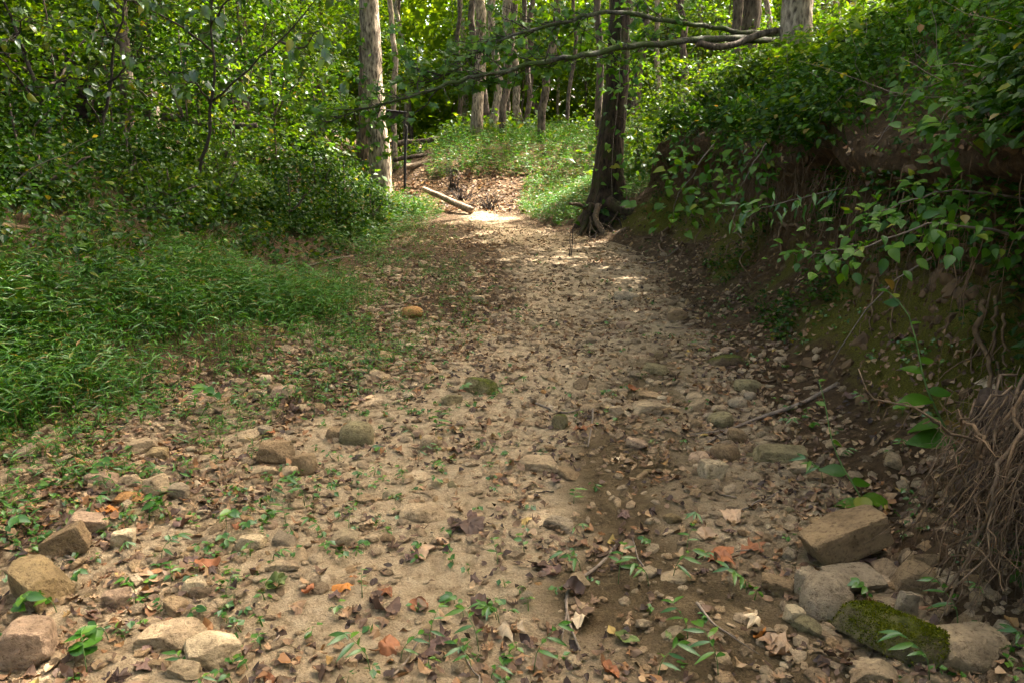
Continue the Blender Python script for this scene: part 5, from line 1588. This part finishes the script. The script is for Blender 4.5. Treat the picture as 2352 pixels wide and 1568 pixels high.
# ================================================================== UNDERGROWTH (stuff)
def leafy(name, weight, n, hgt, lsize, label, seed, tm=None, mat='under', per=7, out=0.0, spread=.12):
    """small broad-leaved plants: n stems with leaves round the upper half"""
    rg = np.random.default_rng(seed)
    P, Nn, idx = scatter(weight, n, rg)
    h = hgt * rg.uniform(.4, 1.35, n)
    d = unit(UP * .8 + Nn * .6 + np.array([-out, 0, 0]) + rg.normal(0, .35, (n, 3)))
    parts = []
    st = (np.array([[-.5, 0, 0], [.5, 0, 0], [0, 1, 0]]), np.array([[0, 1, 2]]))
    parts.append(place(st, P, d, rnd_dir(n, rg), h, W=.006 / h))
    for j in range(per):
        t = .35 + .65 * rg.random(n)
        a = rg.random(n) * 2 * np.pi
        off = np.stack([np.cos(a), np.sin(a), -.2 * np.ones(n)], -1)
        p = P + d * (h * t)[:, None] + off * (spread * rg.random(n))[:, None] * .5
        Yd = off + np.array([-out * .6, 0, -.15]) + rg.normal(0, .3, (n, 3))
        Zd = UP + Nn * .5 + rg.normal(0, .35, (n, 3))
        parts.append(place(tm or T_diamond(), p, Yd, Zd, lsize * rg.uniform(.55, 1.3, n), W=rg.uniform(.9, 1.35, n)))
    V, F = join(parts)
    return add(name, mesh_np(name, V, F, M[mat], smooth=False), kind='stuff', label=label)
lef = (tl > .9) & (FSIDE == -1) & (FC[:, 0] > -2.5 - .75 * FC[:, 1])
lpat = np.clip(.3 + 1.9 * vnoise(FC[:, 0] * .8, FC[:, 1] * .8, seed=81), .45, 1.6)
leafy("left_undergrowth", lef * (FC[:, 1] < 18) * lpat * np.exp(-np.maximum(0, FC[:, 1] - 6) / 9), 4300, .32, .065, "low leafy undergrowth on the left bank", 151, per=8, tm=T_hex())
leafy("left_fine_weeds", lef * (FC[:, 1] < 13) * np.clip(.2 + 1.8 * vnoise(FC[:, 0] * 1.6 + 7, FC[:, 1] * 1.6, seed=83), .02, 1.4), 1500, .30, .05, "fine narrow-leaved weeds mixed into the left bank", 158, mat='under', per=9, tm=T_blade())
leafy("left_bank_weeds", (tl > .1) * (tl < 3) * (FC[:, 1] > 9) * (FC[:, 1] < 19) * lpat, 1500, .30, .075, "dark weeds on the left bank below the pale trunk", 152, per=8)
leafy("forest_floor_cover", (FC[:, 1] > 15) * (FC[:, 1] < 48) * ((FSIDE != 0) & ((tl > 1.0) | (FC[:, 0] > 1.8)) | (FC[:, 1] > 24)) * 1.0, 5600, .7, .17, "green ground cover under the far trees", 153, mat='canopy', per=7, spread=.4)
s_ = FC[:, 0] - TOER
rb = (FSIDE == 1) & (FC[:, 1] < 15.5)
rpat = np.clip(.5 + 1.9 * vnoise(FC[:, 1] * 1.3, FC[:, 2] * 1.9, s_ * .8, seed=91), .02 + .20 * sstep(1.75, 2.1, FC[:, 2]), 1.6)
crest = rb * sstep(1.46, 1.72, FC[:, 2]) * (s_ < 7)
leafy("bank_undergrowth", crest * rpat * (FD < 7) * np.exp(-np.maximum(0, FD - 3) / 8), 3300, .40, .055, "dense leafy undergrowth hanging over the near right bank", 154, per=9, out=.7, tm=T_hex())
leafy("bank_fine_weeds", crest * np.clip(.5 + 1.7 * vnoise(FC[:, 1] * 1.7 + 5, FC[:, 2] * 2.3, s_, seed=92), .05, 1.6) * np.exp(-np.maximum(0, FD - 3) / 9), 4200, .34, .034, "fine yellow-green small-leaved weeds mixed over the right bank", 160, mat='vine', per=10, out=.6)
leafy("bank_undergrowth", crest * rpat * (FD >= 7), 3400, .42, .080, "leafy undergrowth hanging over the right bank towards the mossy tree", 157, per=9, out=.6)
leafy("bank_face_weeds", rb * (FC[:, 2] > .12) * (FC[:, 2] < 1.4) * np.clip(vnoise(FC[:, 1] * 1.3, FC[:, 2] * 1.8, seed=93) - .05, 0, 1) * np.exp(-np.maximum(0, FD - 3) / 6), 1500, .13, .042, "scattered weeds on the earth face of the right bank", 155, per=6, out=.3)
def drapes(name, n, seed, label):
    rg = np.random.default_rng(seed)
    parts = []
    y = rg.uniform(2.6, 13.5, n)
    for k in range(n):
        x = np.interp(y[k], toe_r_y, toe_r_x) + rg.uniform(.95, 2.2)
        p = np.array(drop(x, y[k])[0]) + np.array([0, 0, .05])
        L = rg.uniform(.35, 1.0)
        P = np.array([tuple(v) for v in smooth_path([p, p + np.array([-.22, -.08, .10]) * L * 2 + rg.normal(0, .05, 3), p + np.array([-.42, -.15, -.25]) * L * 1.4 + rg.normal(0, .07, 3), p + np.array([-.50, -.2, -.75]) * L + rg.normal(0, .09, 3)], 9)])
        parts.append(tube(P, np.full(9, .0022), 3, cap=False))
        m = int(14 * L + 5)
        i = rg.integers(1, 9, m)
        q_ = P[i] + rg.normal(0, .035, (m, 3))
        parts.append(place(T_hex(), q_, np.array([-.25, -.25, -.8]) + rg.normal(0, .5, (m, 3)), np.array([-.5, -.5, .55]) + rg.normal(0, .35, (m, 3)), rg.uniform(.035, .085, m) * (1 if y[k] < 7 else 1.2), W=rg.uniform(.9, 1.4, m)))
    V, F = join(parts)
    add(name, mesh_np(name, V, F, M['vine'], smooth=False), kind='stuff', label=label)
drapes("draping_vines", 170, 159, "leafy vine strands draping down over the lip of the right bank")
leafy("crest_weeds", rb * (FC[:, 2] > 2.0) * (s_ < 6) * (FC[:, 1] > 7), 3500, .55, .10, "sunlit weeds along the top of the right bank", 156, mat='canopy', per=8, out=.2)

# ================================================================== PLANTS WITH LEAVES ONE BY ONE
leaf_me = {'ovate': [mesh_np("ovate_leaf", *T_ovate(d), M['vine']) for d in (.1, .3)], 'heart': [mesh_np("heart_leaf", *T_heart(d), M['vine']) for d in (.15, .3)], 'lance': [mesh_np("lance_leaf", *T_lance(), M['bright'])], 'seed': [mesh_np("seedling_leaf", *T_ovate(d), M['bright']) for d in (.1, .25)]}
def stem_plant(name, label, cat, pts, r, leaves, shape, group=None, stemmat='stem', seed=0, n=12):
    """leaves: list of (t along the stem, azimuth, length, pitch)"""
    rg = np.random.default_rng(seed)
    base = Vector(pts[0])
    t = thing(name, label, cat, loc=base, group=group)
    P = np.array([tuple(p - base) for p in smooth_path([Vector(p) for p in pts], n)])
    V, F = tube(P, np.linspace(r, r * .4, n), 5)
    add("stem", mesh_np("stem", V, F, M[stemmat]), t)
    for k, (tt, az, L, pitch) in enumerate(leaves):
        f = tt * (n - 1)
        i = min(int(f), n - 2)
        p = P[i] + (P[i + 1] - P[i]) * (f - i)
        Yd = np.array([math.cos(az), math.sin(az), pitch])
        Zd = UP + np.array([-.15, -.45, 0]) + rg.normal(0, .25, 3)
        X, Y, Z = frames(Yd[None], Zd[None])
        ms = leaf_me[shape]
        add("leaf", ms[k % len(ms)], t, loc=p, rot=Matrix((X[0], Y[0], Z[0])).transposed(), scale=L)
    return t
rng = np.random.default_rng(161)
# the broad-leaved vine and the tall weed at right
gv_ = G(1990, 1168)[0]
y0 = gv_.y
stem_plant("broad_leaved_vine", "green vine stem with a few broad dark leaves above the large ochre block", "vine", [gv_, PD(1965, 1120, y0 + .02), PD(1930, 1060, y0 + .1), PD(1908, 1000, y0 + .15), PD(1896, 930, y0 + .25), PD(1880, 870, y0 + .35)], .0045,
           [(.05, 2.9, .13, -.1), (.1, -.3, .15, .05), (.12, -1.7, .13, -.25), (.22, .5, .12, .1), (.32, 3.0, .12, .1), (.55, .3, .07, -.2), (.8, 2.4, .05, .2), (.98, .4, .045, .4)], 'ovate', seed=1)
gw = G(2215, 1125)[0]
y1 = min(gw.y, 3.4)
gw = drop(gw.x, y1)[0]
b0 = gw
stem_plant("tall_weed", "tall green weed with big toothed leaves left of the root mass", "weed", [b0, PD(2195, 1030, y1), PD(2160, 960, y1 + .02), PD(2125, 880, y1 + .05), PD(2108, 800, y1 + .1), PD(2085, 720, y1 + .15), PD(2040, 670, y1 + .2)], .006,
           [(.22, 2.9, .18, -.15), (.3, 2.4, .16, -.25), (.3, .1, .12, -.2), (.42, 3.3, .17, .1), (.46, -.2, .10, 0), (.55, 2.6, .09, .3), (.6, .4, .08, .1), (.7, 3.0, .06, .2), (.78, .2, .05, .2), (.9, 2.6, .07, .1), (.95, .8, .05, .3), (1, 2.8, .05, .3)], 'ovate', seed=2)
# the bright leafy branch hanging in from the right, and its neighbours
def leafy_branch(label, pts, r, n_leaf, L, shape, seed, group=None, mat='twig', wide=.12, name="leafy_branch"):
    rg = np.random.default_rng(seed)
    base = Vector(pts[0])
    t = thing(name, label, "branch", loc=base, group=group)
    P = np.array([tuple(p - base) for p in smooth_path([Vector(p) for p in pts], 18)])
    P[1:] += np.cumsum(rg.normal(0, .006, (17, 3)), 0)
    V, F = tube(P, np.linspace(r, r * .3, 18), 5)
    add("stem", mesh_np("stem", V, F, M[mat]), t)
    for k in range(n_leaf):
        i = rg.integers(2, 18)
        off = rg.normal(0, 1, 3) * np.array([wide, wide, wide * .55])
        p = P[i] + off
        Yd = off * 5 + np.array([-.35, -.35, -.3]) + rg.normal(0, .35, 3)
        Zd = np.array([-.2, -.35, 1]) + rg.normal(0, .3, 3)
        X, Y, Z = frames(Yd[None], Zd[None])
        ms = leaf_me[shape]
        add("leaf", ms[k % len(ms)], t, loc=p, rot=Matrix((X[0], Y[0], Z[0])).transposed(), scale=L * rg.uniform(.6, 1.3))
    return t
leafy_branch("bright leafy branch reaching left out of the right bank at mid height", [PD(2420, 560, 3.7), PD(2330, 545, 3.6), PD(2230, 520, 3.5), PD(2120, 520, 3.5), PD(2010, 565, 3.5), PD(1930, 610, 3.55)], .008, 150, .062, 'ovate', 171, wide=.11)
leafy_branch("second leafy branch just above the bright one", [PD(2420, 470, 4.0), PD(2300, 450, 3.9), PD(2180, 440, 3.9), PD(2070, 480, 3.9), PD(1990, 520, 3.95)], .007, 140, .055, 'heart', 172, wide=.13)
leafy_branch("leafy branch with heart-shaped leaves at the right edge", [PD(2450, 320, 3.8), PD(2380, 280, 3.7), PD(2290, 270, 3.8), PD(2200, 320, 3.9)], .007, 130, .062, 'heart', 173, wide=.16)
leafy_branch("narrow-leaved branch lying across the dark hollow", [PD(1990, 420, 6.2), PD(1900, 440, 6.0), PD(1820, 460, 5.9), PD(1750, 478, 5.9), PD(1700, 490, 5.9)], .006, 60, .10, 'lance', 174, wide=.07)
leafy_branch("long drooping branch left of the dark hollow near the mossy tree", [PD(1640, 330, 8.0), PD(1600, 390, 7.9), PD(1560, 450, 7.9), PD(1545, 510, 7.9)], .008, 120, .095, 'heart', 175, wide=.22)
leafy_branch("leafy branch drooping over the hollow from the crest", [PD(1760, 330, 7.2), PD(1720, 380, 7.1), PD(1690, 430, 7.1), PD(1670, 470, 7.1)], .006, 90, .08, 'ovate', 176, wide=.18)
leafy_branch("leaf cluster on a stem over the mossy slope", [PD(1960, 560, 4.9), PD(1900, 580, 4.9), PD(1840, 600, 4.9), PD(1810, 600, 4.9)], .005, 60, .055, 'ovate', 177, wide=.08)
rng = np.random.default_rng(178)
for k in range(11):
    y = rng.uniform(3.6, 12.2)
    x = np.interp(y, toe_r_y, toe_r_x) + rng.uniform(.95, 1.35)
    p = drop(x, y)[0]
    e = p + Vector((-rng.uniform(.25, .6), -rng.uniform(0, .5), -rng.uniform(.05, .55)))
    o = leafy_branch("leafy stem drooping over the lip of the right bank", [p, p.lerp(e, .35) + Vector((0, 0, .16)), p.lerp(e, .7) + Vector((0, 0, .08)), e], .005, int(rng.integers(35, 60)), .06 if y < 7 else .075, ['ovate', 'heart', 'lance'][k % 3], 180 + k, wide=.10 + .02 * (y > 7), group="leafy stems drooping over the lip of the right bank")
    REG.append((o, "drooping leafy stem", 'bank'))
# vine leaves low on the mossy tree and on the pale trunk
def ivy(label, path, n, L, seed, off, wide):
    rg = np.random.default_rng(seed)
    t = thing("ivy", label, "vine", loc=path[0])
    b = np.array(path[0], float)
    P = np.array([np.array(p, float) for p in path]) - b
    P[:, 1] -= off
    V, F = tube(P, np.full(len(P), .006), 5)
    add("stem", mesh_np("stem", V, F, M['twig']), t)
    for k in range(n):
        i = rg.integers(len(P))
        p = P[i] + rg.normal(0, 1, 3) * np.array([wide, .03, .08]) + np.array([0, -.03, 0])
        Yd = np.array([rg.normal(0, .6), -.5, rg.normal(-.3, .4)])
        X, Y, Z = frames(Yd[None], (np.array([0, -.6, .8]) + rg.normal(0, .3, 3))[None])
        add("leaf", leaf_me['heart'][k % 2], t, loc=p, rot=Matrix((X[0], Y[0], Z[0])).transposed(), scale=L * rg.uniform(.6, 1.2))
ivy("ivy with loose round leaves climbing the mossy tree", [PM_[i] for i in range(2, 30)], 85, .13, 181, .36, .22)
ivy("ivy climbing the left side of the pale trunk", [PL_[i] + np.array([-.16, 0, 0]) for i in range(2, 40)], 75, .13, 182, .22, .10)

# individual weeds on the banks
def weed_mesh(shape, n, h, L, seed, per_stem=1):
    rg = np.random.default_rng(seed)
    lv = []
    for k in range(n):
        lv.append((rg.uniform(.3, 1), rg.uniform(0, 6.28), L * rg.uniform(.7, 1.25), rg.normal(0, .3)))
    return lv
rng = np.random.default_rng(191)
P, Nn, idx = scatter(crest * rpat * (FC[:, 1] < 9) * np.exp(-np.maximum(0, FD - 2.5) / 3), 60, rng)
for k in range(60):
    p = Vector(P[k])
    h = rng.uniform(.25, .6)
    out_ = Vector((-rng.uniform(.15, .55), rng.normal(0, .25) - .1, 0))
    sh = ['ovate', 'heart'][k % 2]
    n = int(rng.integers(8, 15))
    dist = "near" if P[k][1] < 4.5 else "farther"
    o = stem_plant("bank_weed", f"{'heart-leaved' if sh == 'heart' else 'oval-leaved'} weed arching from the {dist} top of the right bank", "weed", [p, p + Vector((0, 0, h * .6)) + out_ * .3, p + Vector((0, 0, h * .8)) + out_ * h * 1.6], .004, weed_mesh(sh, n, h, .065, k), sh, group=f"{sh} weeds arching from the {dist} top of the right bank", seed=k, n=8)
    REG.append((o, f"{'heart-leaved' if sh == 'heart' else 'oval-leaved'} weed", 'bank'))
P, Nn, idx = scatter(lef * (tl < 3.2) * (FC[:, 1] < 9.5) * np.exp(-np.maximum(0, FC[:, 1] - 4.5) / 3), 45, rng)
for k in range(45):
    p = Vector(P[k])
    h = rng.uniform(.25, .5)
    o_ = Vector(rng.normal(0, .12, 3))
    o = stem_plant("bank_weed", "leafy weed standing above the grass on the left bank", "weed", [p, p + Vector((0, 0, h * .6)) + o_ * .3, p + Vector((0, 0, h)) + o_], .004, weed_mesh('ovate', 10, h, .065, 60 + k), 'ovate', group="leafy weeds above the grass on the left bank", seed=k, n=8)
    REG.append((o, "leafy weed", 'bank'))

# sprigs and seedlings standing on the creek bed
def sprig(p, h, n, L, seed, label, group=None, shape='lance', fan=None):
    rg = np.random.default_rng(seed)
    a0 = rg.uniform(0, 6.28) if fan is None else fan
    tipd = Vector((math.cos(a0), math.sin(a0), 0))
    pts = [p, p + Vector((0, 0, h * .6)) + tipd * h * .15, p + Vector((0, 0, h)) + tipd * h * .7]
    lv = []
    for k in range(n):
        side = 1 if k % 2 else -1
        lv.append((.45 + .55 * k / max(1, n - 1), a0 + side * rg.uniform(.5, 1.4), L * rg.uniform(.75, 1.2), rg.uniform(-.25, .25)))
    lv.append((1, a0, L, -.1))
    o = stem_plant("grass_sprig" if shape == 'lance' else "seedling", label, "sprig" if shape == 'lance' else "seedling", pts, .0018, lv, shape, group=group, seed=seed, n=6)
    if group:
        REG.append((o, "small grass sprig" if shape == 'lance' else "small round-leaved seedling", 'bed'))
for k, (px, py, h, n, L, fan, lab) in enumerate([
    (850, 1540, .13, 6, .10, 2.8, "largest grass sprig with drooping blades at the bottom edge"), (920, 1520, .10, 4, .075, .4, "grass sprig right of the largest one"), (985, 1490, .13, 5, .075, 1.2, "upright sprig left of the rolled dark leaf"),
    (1100, 1500, .14, 4, .085, 2.2, "sprig in front of the pale oak leaf"), (1225, 1545, .16, 5, .085, .6, "tall sprig at bottom centre with two leaning blades"), (1085, 1545, .10, 5, .075, 2.6, "low sprig at the bottom edge left of the tall one"),
    (1335, 1320, .14, 5, .085, 3.6, "sprig beside the stick on the mud"), (1420, 1340, .14, 6, .08, 1.2, "bushy sprig right of the stick on the mud"), (1490, 1345, .12, 5, .08, 3.0, "sprig above the yellow-green round leaf"), (1545, 1330, .13, 5, .085, .3, "sprig left of the flat tan stone"),
    (1580, 1470, .12, 5, .08, 2.2, "sprig right of the yellow-green round leaf"), (1650, 1560, .15, 7, .095, 2.0, "broad sprig at the bottom edge left of the mossy rock"), (1510, 1560, .12, 5, .085, .5, "sprig at the bottom edge right of centre"), (2200, 1450, .16, 6, .10, 2.0, "sprig growing before the root mass"),
    (2135, 1560, .15, 6, .09, 2.6, "sprig at the end of the mossy green rock"), (1715, 1360, .12, 5, .08, 3.2, "sprig left of the brown brick-shaped stone"), (370, 1290, .12, 5, .075, .5, "sprig right of the upright cream stone"), (1000, 1010, .16, 6, .11, 1.3, "star-shaped sprig behind the pale round stone"),
    (700, 1160, .14, 7, .085, 2.4, "dense sprig below the rounded brown stone"), (620, 1150, .13, 7, .085, .3, "dense sprig below the brown peaked stone"), (1890, 1110, .15, 5, .10, 3.0, "sprig left of the broad-leaved vine")]):
    sprig(G(px, py)[0], h * .85, n, L * .78, 800 + k, lab, fan=fan)
for k, (px, py, h, n, L, lab) in enumerate([
    (200, 1545, .10, 7, .065, "leafy bright seedling at the lower left edge"), (250, 1470, .07, 4, .055, "two-leaved bright seedling above the lower left one"), (30, 1420, .09, 6, .06, "seedling below the lichen-spotted stone"), (130, 1405, .08, 4, .05, "seedling right of the lichen-spotted stone"),
    (375, 1200, .10, 6, .06, "seedling with toothed leaves in the left gravel"), (520, 1215, .12, 7, .05, "bright branching seedling in the left gravel"), (205, 1105, .10, 5, .055, "seedling beside the pinkish peaked stone"), (510, 935, .16, 7, .085, "broad-leaved seedling at the grass edge"),
    (165, 1340, .06, 5, .035, "tiny clover-like seedling right of the lichen-spotted stone"), (310, 1360, .05, 4, .035, "small seedling left of the pale peaked stone"), (510, 1260, .05, 4, .03, "small seedling above the pale mud"), (175, 1250, .06, 4, .035, "pale seedling beside the quartz stone"), (970, 1260, .03, 4, .028, "four-leaved seedling on the mud at centre"),
    (15, 1230, .09, 5, .06, "bright seedling at the left edge")]):
    sprig(G(px, py)[0], h, n, L, 830 + k, lab, shape='seed')
ws = (inb * np.clip(.25 + 1.1 * (1 - FFR * 1.25), .18, 1.2) + (FSIDE == 1) * (s_ < .6) * .8) * np.exp(-np.maximum(0, FC[:, 1] - 2.4) / 2.2) * np.clip(.5 + 1.3 * vnoise(FC[:, 0] * 1.7, FC[:, 1] * 1.7, seed=98), .05, 1.6)
P, Nn, idx = scatter(ws, 150, rng)
for k in range(150):
    where = "in the left gravel" if P[k][0] < -.4 else ("at the foot of the right bank" if P[k][0] > 1.1 else "on the mud mid-bed")
    if rng.random() < .62:
        sprig(Vector(P[k]), rng.uniform(.04, .10), int(rng.integers(3, 6)), rng.uniform(.032, .058), 900 + k, f"small grass sprig {where}", f"small grass sprigs {where}")
    else:
        sprig(Vector(P[k]), rng.uniform(.025, .06), int(rng.integers(3, 6)), rng.uniform(.025, .045), 900 + k, f"small round-leaved seedling {where}", f"small round-leaved seedlings {where}", shape='seed')
leafy("bed_seedlings", (inb * np.clip(.12 + 1.1 * (1 - FFR * 1.4), .12, 1.2) + (FSIDE == 1) * (s_ < .8) * .5) * np.exp(-np.maximum(0, FC[:, 1] - 2.4) / 4) * np.clip(.5 + 1.3 * vnoise(FC[:, 0] * 2, FC[:, 1] * 2, seed=99), .03, 1.6), 1500, .045, .028, "tiny seedlings sprinkled over the creek bed", 201, mat='bright', per=5, spread=.03)

# ================================================================== STICKS
def stick(pxs, r, label, seed, mat='twig', lift=.012, n=16, group=None, forks=1):
    rg = np.random.default_rng(seed)
    pts = [G(*p)[0] + Vector((0, 0, lift)) for p in pxs]
    t = thing("stick", label, "stick", loc=pts[0], group=group)
    P = np.array([tuple(p - pts[0]) for p in smooth_path(pts, n)])
    V, F = tube(P, np.linspace(r, r * .45, n), 6, .2, seed)
    add("shaft", mesh_np("stick", V, F, M[mat]), t)
    for k in range(forks):
        i = rg.integers(4, n - 3)
        d = (P[i] - P[i - 2]) * 2.0 + np.array([rg.normal(0, .04), rg.normal(0, .05), .02])
        V, F = tube(np.array([P[i], P[i] + d * .5, P[i] + d]), [r * .5, r * .35, r * .2], 5)
        add("fork", mesh_np("fork", V, F, M[mat]), t)
stick([(1362, 940), (1360, 975), (1350, 1030)], .008, "grey forked stick standing in the damp mud", 1)
stick([(1415, 1258), (1375, 1305), (1318, 1345), (1302, 1380), (1306, 1430), (1332, 1500)], .0085, "long crooked grey stick on the mud left of the sprigs", 2)
stick([(1925, 885), (1840, 930), (1740, 965), (1680, 990), (1625, 1020)], .016, "long barky branch lying from the bank to the cobbles", 3, n=22)
stick([(1560, 570), (1520, 600), (1480, 610)], .012, "pale stick at the foot of the mossy tree's bank", 4)
stick([(110, 1272), (160, 1285), (180, 1300)], .009, "short brown stick left of the brown wedge stone", 5)
stick([(1600, 1390), (1640, 1440), (1690, 1470)], .006, "thin stick in the damp mud left of the cream stone", 6)
stick([(900, 1560), (930, 1530), (960, 1480)], .005, "thin stick behind the largest grass sprig", 7)
stick([(1230, 930), (1290, 950), (1330, 945)], .008, "stick in the bed right of the green mossy stone", 8)
stick([(680, 620), (760, 600), (830, 585)], .015, "brown stick at the far grass edge", 9)
tl2 = PD(2140, 592, 4.4)
t = thing("leaning_twig", "long bare twig leaning down from the bright leafy branch", "stick", loc=tl2)
V, F = tube(np.array([tuple(PD(*p) - tl2) for p in ((2140, 592, 4.4), (2060, 640, 4.45), (1990, 710, 4.5), (1930, 800, 4.55), (1900, 850, 4.6))]), np.linspace(.005, .003, 5), 5)
add("shaft", mesh_np("twig", V, F, M['twig']), t)
rng = np.random.default_rng(211)
P, Nn, idx = scatter((inb * .6 + (FSIDE == 1) * (s_ < .9)) * np.exp(-np.maximum(0, FC[:, 1] - 2.4) / 4), 60, rng)
for k in range(60):
    a = rng.uniform(0, 6.28)
    L = rng.uniform(.08, .35)
    d = np.array([math.cos(a), math.sin(a), rng.normal(0, .08)])
    V, F = tube(wander((0, 0, 0), d * L, 8, .06, rng), np.linspace(.0045, .002, 8), 5)
    where = "on the left gravel" if P[k][0] < -.4 else ("at the foot of the right bank" if P[k][0] > 1.1 else "on the pale mud")
    o = add("stick", mesh_np("stick", V, F, M['twig' if k % 3 else 'dark_twig']), loc=P[k] + np.array([0, 0, .008]), label=f"{'short' if L < .2 else 'longer'} {'grey' if k % 3 else 'dark'} twig lying {where}", category="stick", group=f"{'short' if L < .2 else 'longer'} {'grey' if k % 3 else 'dark'} twigs {where}")
    REG.append((o, f"{'short' if L < .2 else 'longer'} {'grey' if k % 3 else 'dark'} twig", 'bed'))
P, Nn, idx = scatter((FSIDE == -1) * (tl > 1.4) * (FC[:, 1] < 13) * np.exp(-np.maximum(0, FC[:, 1] - 6) / 5), 34, rng)
for k in range(34):
    L = rng.uniform(.4, 1.5)
    e = np.array([rng.normal(0, .8), rng.normal(0, .5), abs(rng.normal(.35, .35))])
    e = unit(e) * L
    V, F = tube(wander((0, 0, 0), e, 9, .06, rng), np.linspace(.007, .002, 9), 5)
    o = add("stick", mesh_np("stick", V, F, M['twig' if k % 2 else 'dark_twig']), loc=P[k], label="bare dead stem on the left bank", category="stick", group="bare dead stems on the left bank")
    REG.append((o, f"{'long' if L > .9 else 'short'} bare {'grey' if k % 2 else 'dark'} dead stem", 'bank'))
# dead dark weeds at the bend
for k, (px, py, h, w) in enumerate([(1042, 438, .70, .16), (1122, 484, .42, .26), (1062, 462, .4, .25), (1312, 590, .62, .02)]):
    b = G(px, py)[0]
    t = thing("dead_weed", ["tall black dead weed on the leafy rise", "bushy black dead weed by the log's lower end", "low black dead weed left of the bushy one", "thin dead stalk standing in the sand before the mossy tree"][k], "weed", loc=b)
    rg = np.random.default_rng(220 + k)
    ps = []
    for j in range(int(18 * w / .1) + 6 if k < 3 else 2):
        e = np.array([rg.normal(0, w), rg.normal(0, w * .6), h * rg.uniform(.4, 1)])
        ps.append(tube(wander((rg.normal(0, w * .4), 0, 0), e, 6, .08, rg), np.linspace(.008, .003, 6), 4, cap=False))
    V, F = join(ps)
    add("stalks", mesh_np("stalks", V, F, M['dark_twig']), t, kind='stuff')
# ================================================================== WHICH ONE IS WHICH
LAND = {'bed': [(1975, 1290, "the large ochre block"), (1905, 1432, "the rounded grey boulder"), (2050, 1500, "the mossy green rock"), (62, 1392, "the lichen-spotted ochre stone"), (35, 1545, "the pinkish corner rock"), (372, 1498, "the long pointed tan stone"), (478, 1542, "the angular cream block"),
    (142, 1278, "the brown wedge stone"), (218, 1122, "the pinkish peaked stone"), (404, 1148, "the dark-veined grey stone"), (620, 1072, "the brown peaked stone"), (815, 1022, "the olive brown boulder"), (986, 1038, "the pale round stone"), (1105, 905, "the flat mossy stone"), (965, 1198, "the sunken pale stone"),
    (1238, 1082, "the low broken stone"), (1288, 1222, "the grey rough stone"), (1500, 955, "the tan split stone"), (1662, 982, "the cobble cluster"), (1640, 1098, "the cream blocky stone"), (1806, 1062, "the long flat slab"), (1302, 1380, "the crooked grey stick"), (822, 1332, "the glossy orange leaf"), (1205, 1428, "the pale oak leaf"),
    (645, 1312, "the long flat chip"), (648, 912, "the smooth pinkish stone"), (945, 730, "the orange brown far stone"), (1650, 1560, "the broad sprig"), (1225, 1545, "the tall bottom sprig"), (850, 1540, "the largest sprig"), (1508, 862, "the low olive stone"), (1440, 690, "the low grey hump"), (545, 1020, "the long narrow stone"), (318, 1042, "the tan angular stone"), (2215, 1125, "the tall weed"), (1890, 900, "the long barky branch"), (1532, 1456, "the yellow-green round leaf"), (2255, 1552, "the half-buried corner stone"), (1440, 1340, "the bushy sprig")],
  'bank': [(1826, 150, "the ridged tree"), (1400, 480, "the mossy tree"), (2120, 520, "the bright leafy branch"), (2180, 440, "the second leafy branch"), (2340, 290, "the branch at the right edge"), (1820, 460, "the narrow-leaved branch"), (1570, 430, "the long drooping branch"), (2050, 650, "the tall weed's tip"), (1900, 300, "the middle of the bank crest"), (2260, 120, "the top right corner"), (2000, 180, "the top of the bank crest"), (1700, 420, "the pale hanging root"),
    (418, 470, "the thin forking sapling"), (240, 400, "the brown forked sapling"), (100, 380, "the leaning sapling"), (60, 560, "the left edge above the grass"), (250, 640, "the brightest grass"), (500, 560, "the far grass"), (700, 480, "the weeds below the pale trunk"), (60, 760, "the near grass at the left edge")],
  'far': [(20, 150, "the left edge of the view"), (150, 150, "the dim grey trunk"), (278, 250, "the straight brown trunk"), (420, 150, "the trunk above the fallen log"), (528, 130, "the dark leaning far trunk"), (640, 160, "the far trunk in the leaves"), (735, 200, "the slim far trunk"), (860, 250, "the pale trunk"), (1000, 250, "the gap right of the pale trunk"), (1093, 250, "the pair-topped trunk"), (1246, 250, "the leaning trunk"), (1320, 250, "the pencil-thin stem"), (1420, 200, "the mossy tree"), (1517, 200, "the thin far trunk"), (1600, 150, "the curved dark trunk"), (1720, 120, "the fork of the limbs"), (1826, 120, "the ridged tree"), (1930, 80, "the greyish far trunk"), (2074, 80, "the narrow dark trunk"), (2230, 60, "the top right trunk"), (2340, 60, "the right edge of the view")]}
bpy.context.view_layer.update()
ORD = ["leftmost"] + [w + " from left" for w in "second third fourth fifth sixth seventh eighth ninth tenth eleventh twelfth thirteenth fourteenth fifteenth sixteenth seventeenth eighteenth nineteenth twentieth twenty-first twenty-second twenty-third twenty-fourth twenty-fifth twenty-sixth twenty-seventh twenty-eighth twenty-ninth thirtieth".split()]
by = {}
for o, short, mode in REG:
    x, y, f = proj(o.matrix_world.translation)
    L = LAND[mode]
    if mode == 'far':
        j = min(range(len(L)), key=lambda i: abs(L[i][0] - x))
    else:
        j = min(range(len(L)), key=lambda i: math.hypot(L[i][0] - x, (L[i][1] - y) * 1.6))
    by.setdefault((short, L[j][2], mode), []).append((float(x), o))
for (short, land, mode), its in by.items():
    its.sort(key=lambda t: t[0])
    prep = "nearest to" if mode == 'bed' else "near"
    if len(its) == 1:
        its[0][1]['label'] = f"{short} nearest to {land}"
    else:
        for k, (x, o) in enumerate(its):
            o['label'] = f"{short} near {land}, {ORD[min(k, 29)]}"
print("objects", len(bpy.data.objects), "tris", sum(len(o.data.polygons) for o in bpy.data.objects if o.type == 'MESH' and o.data.users == 1))
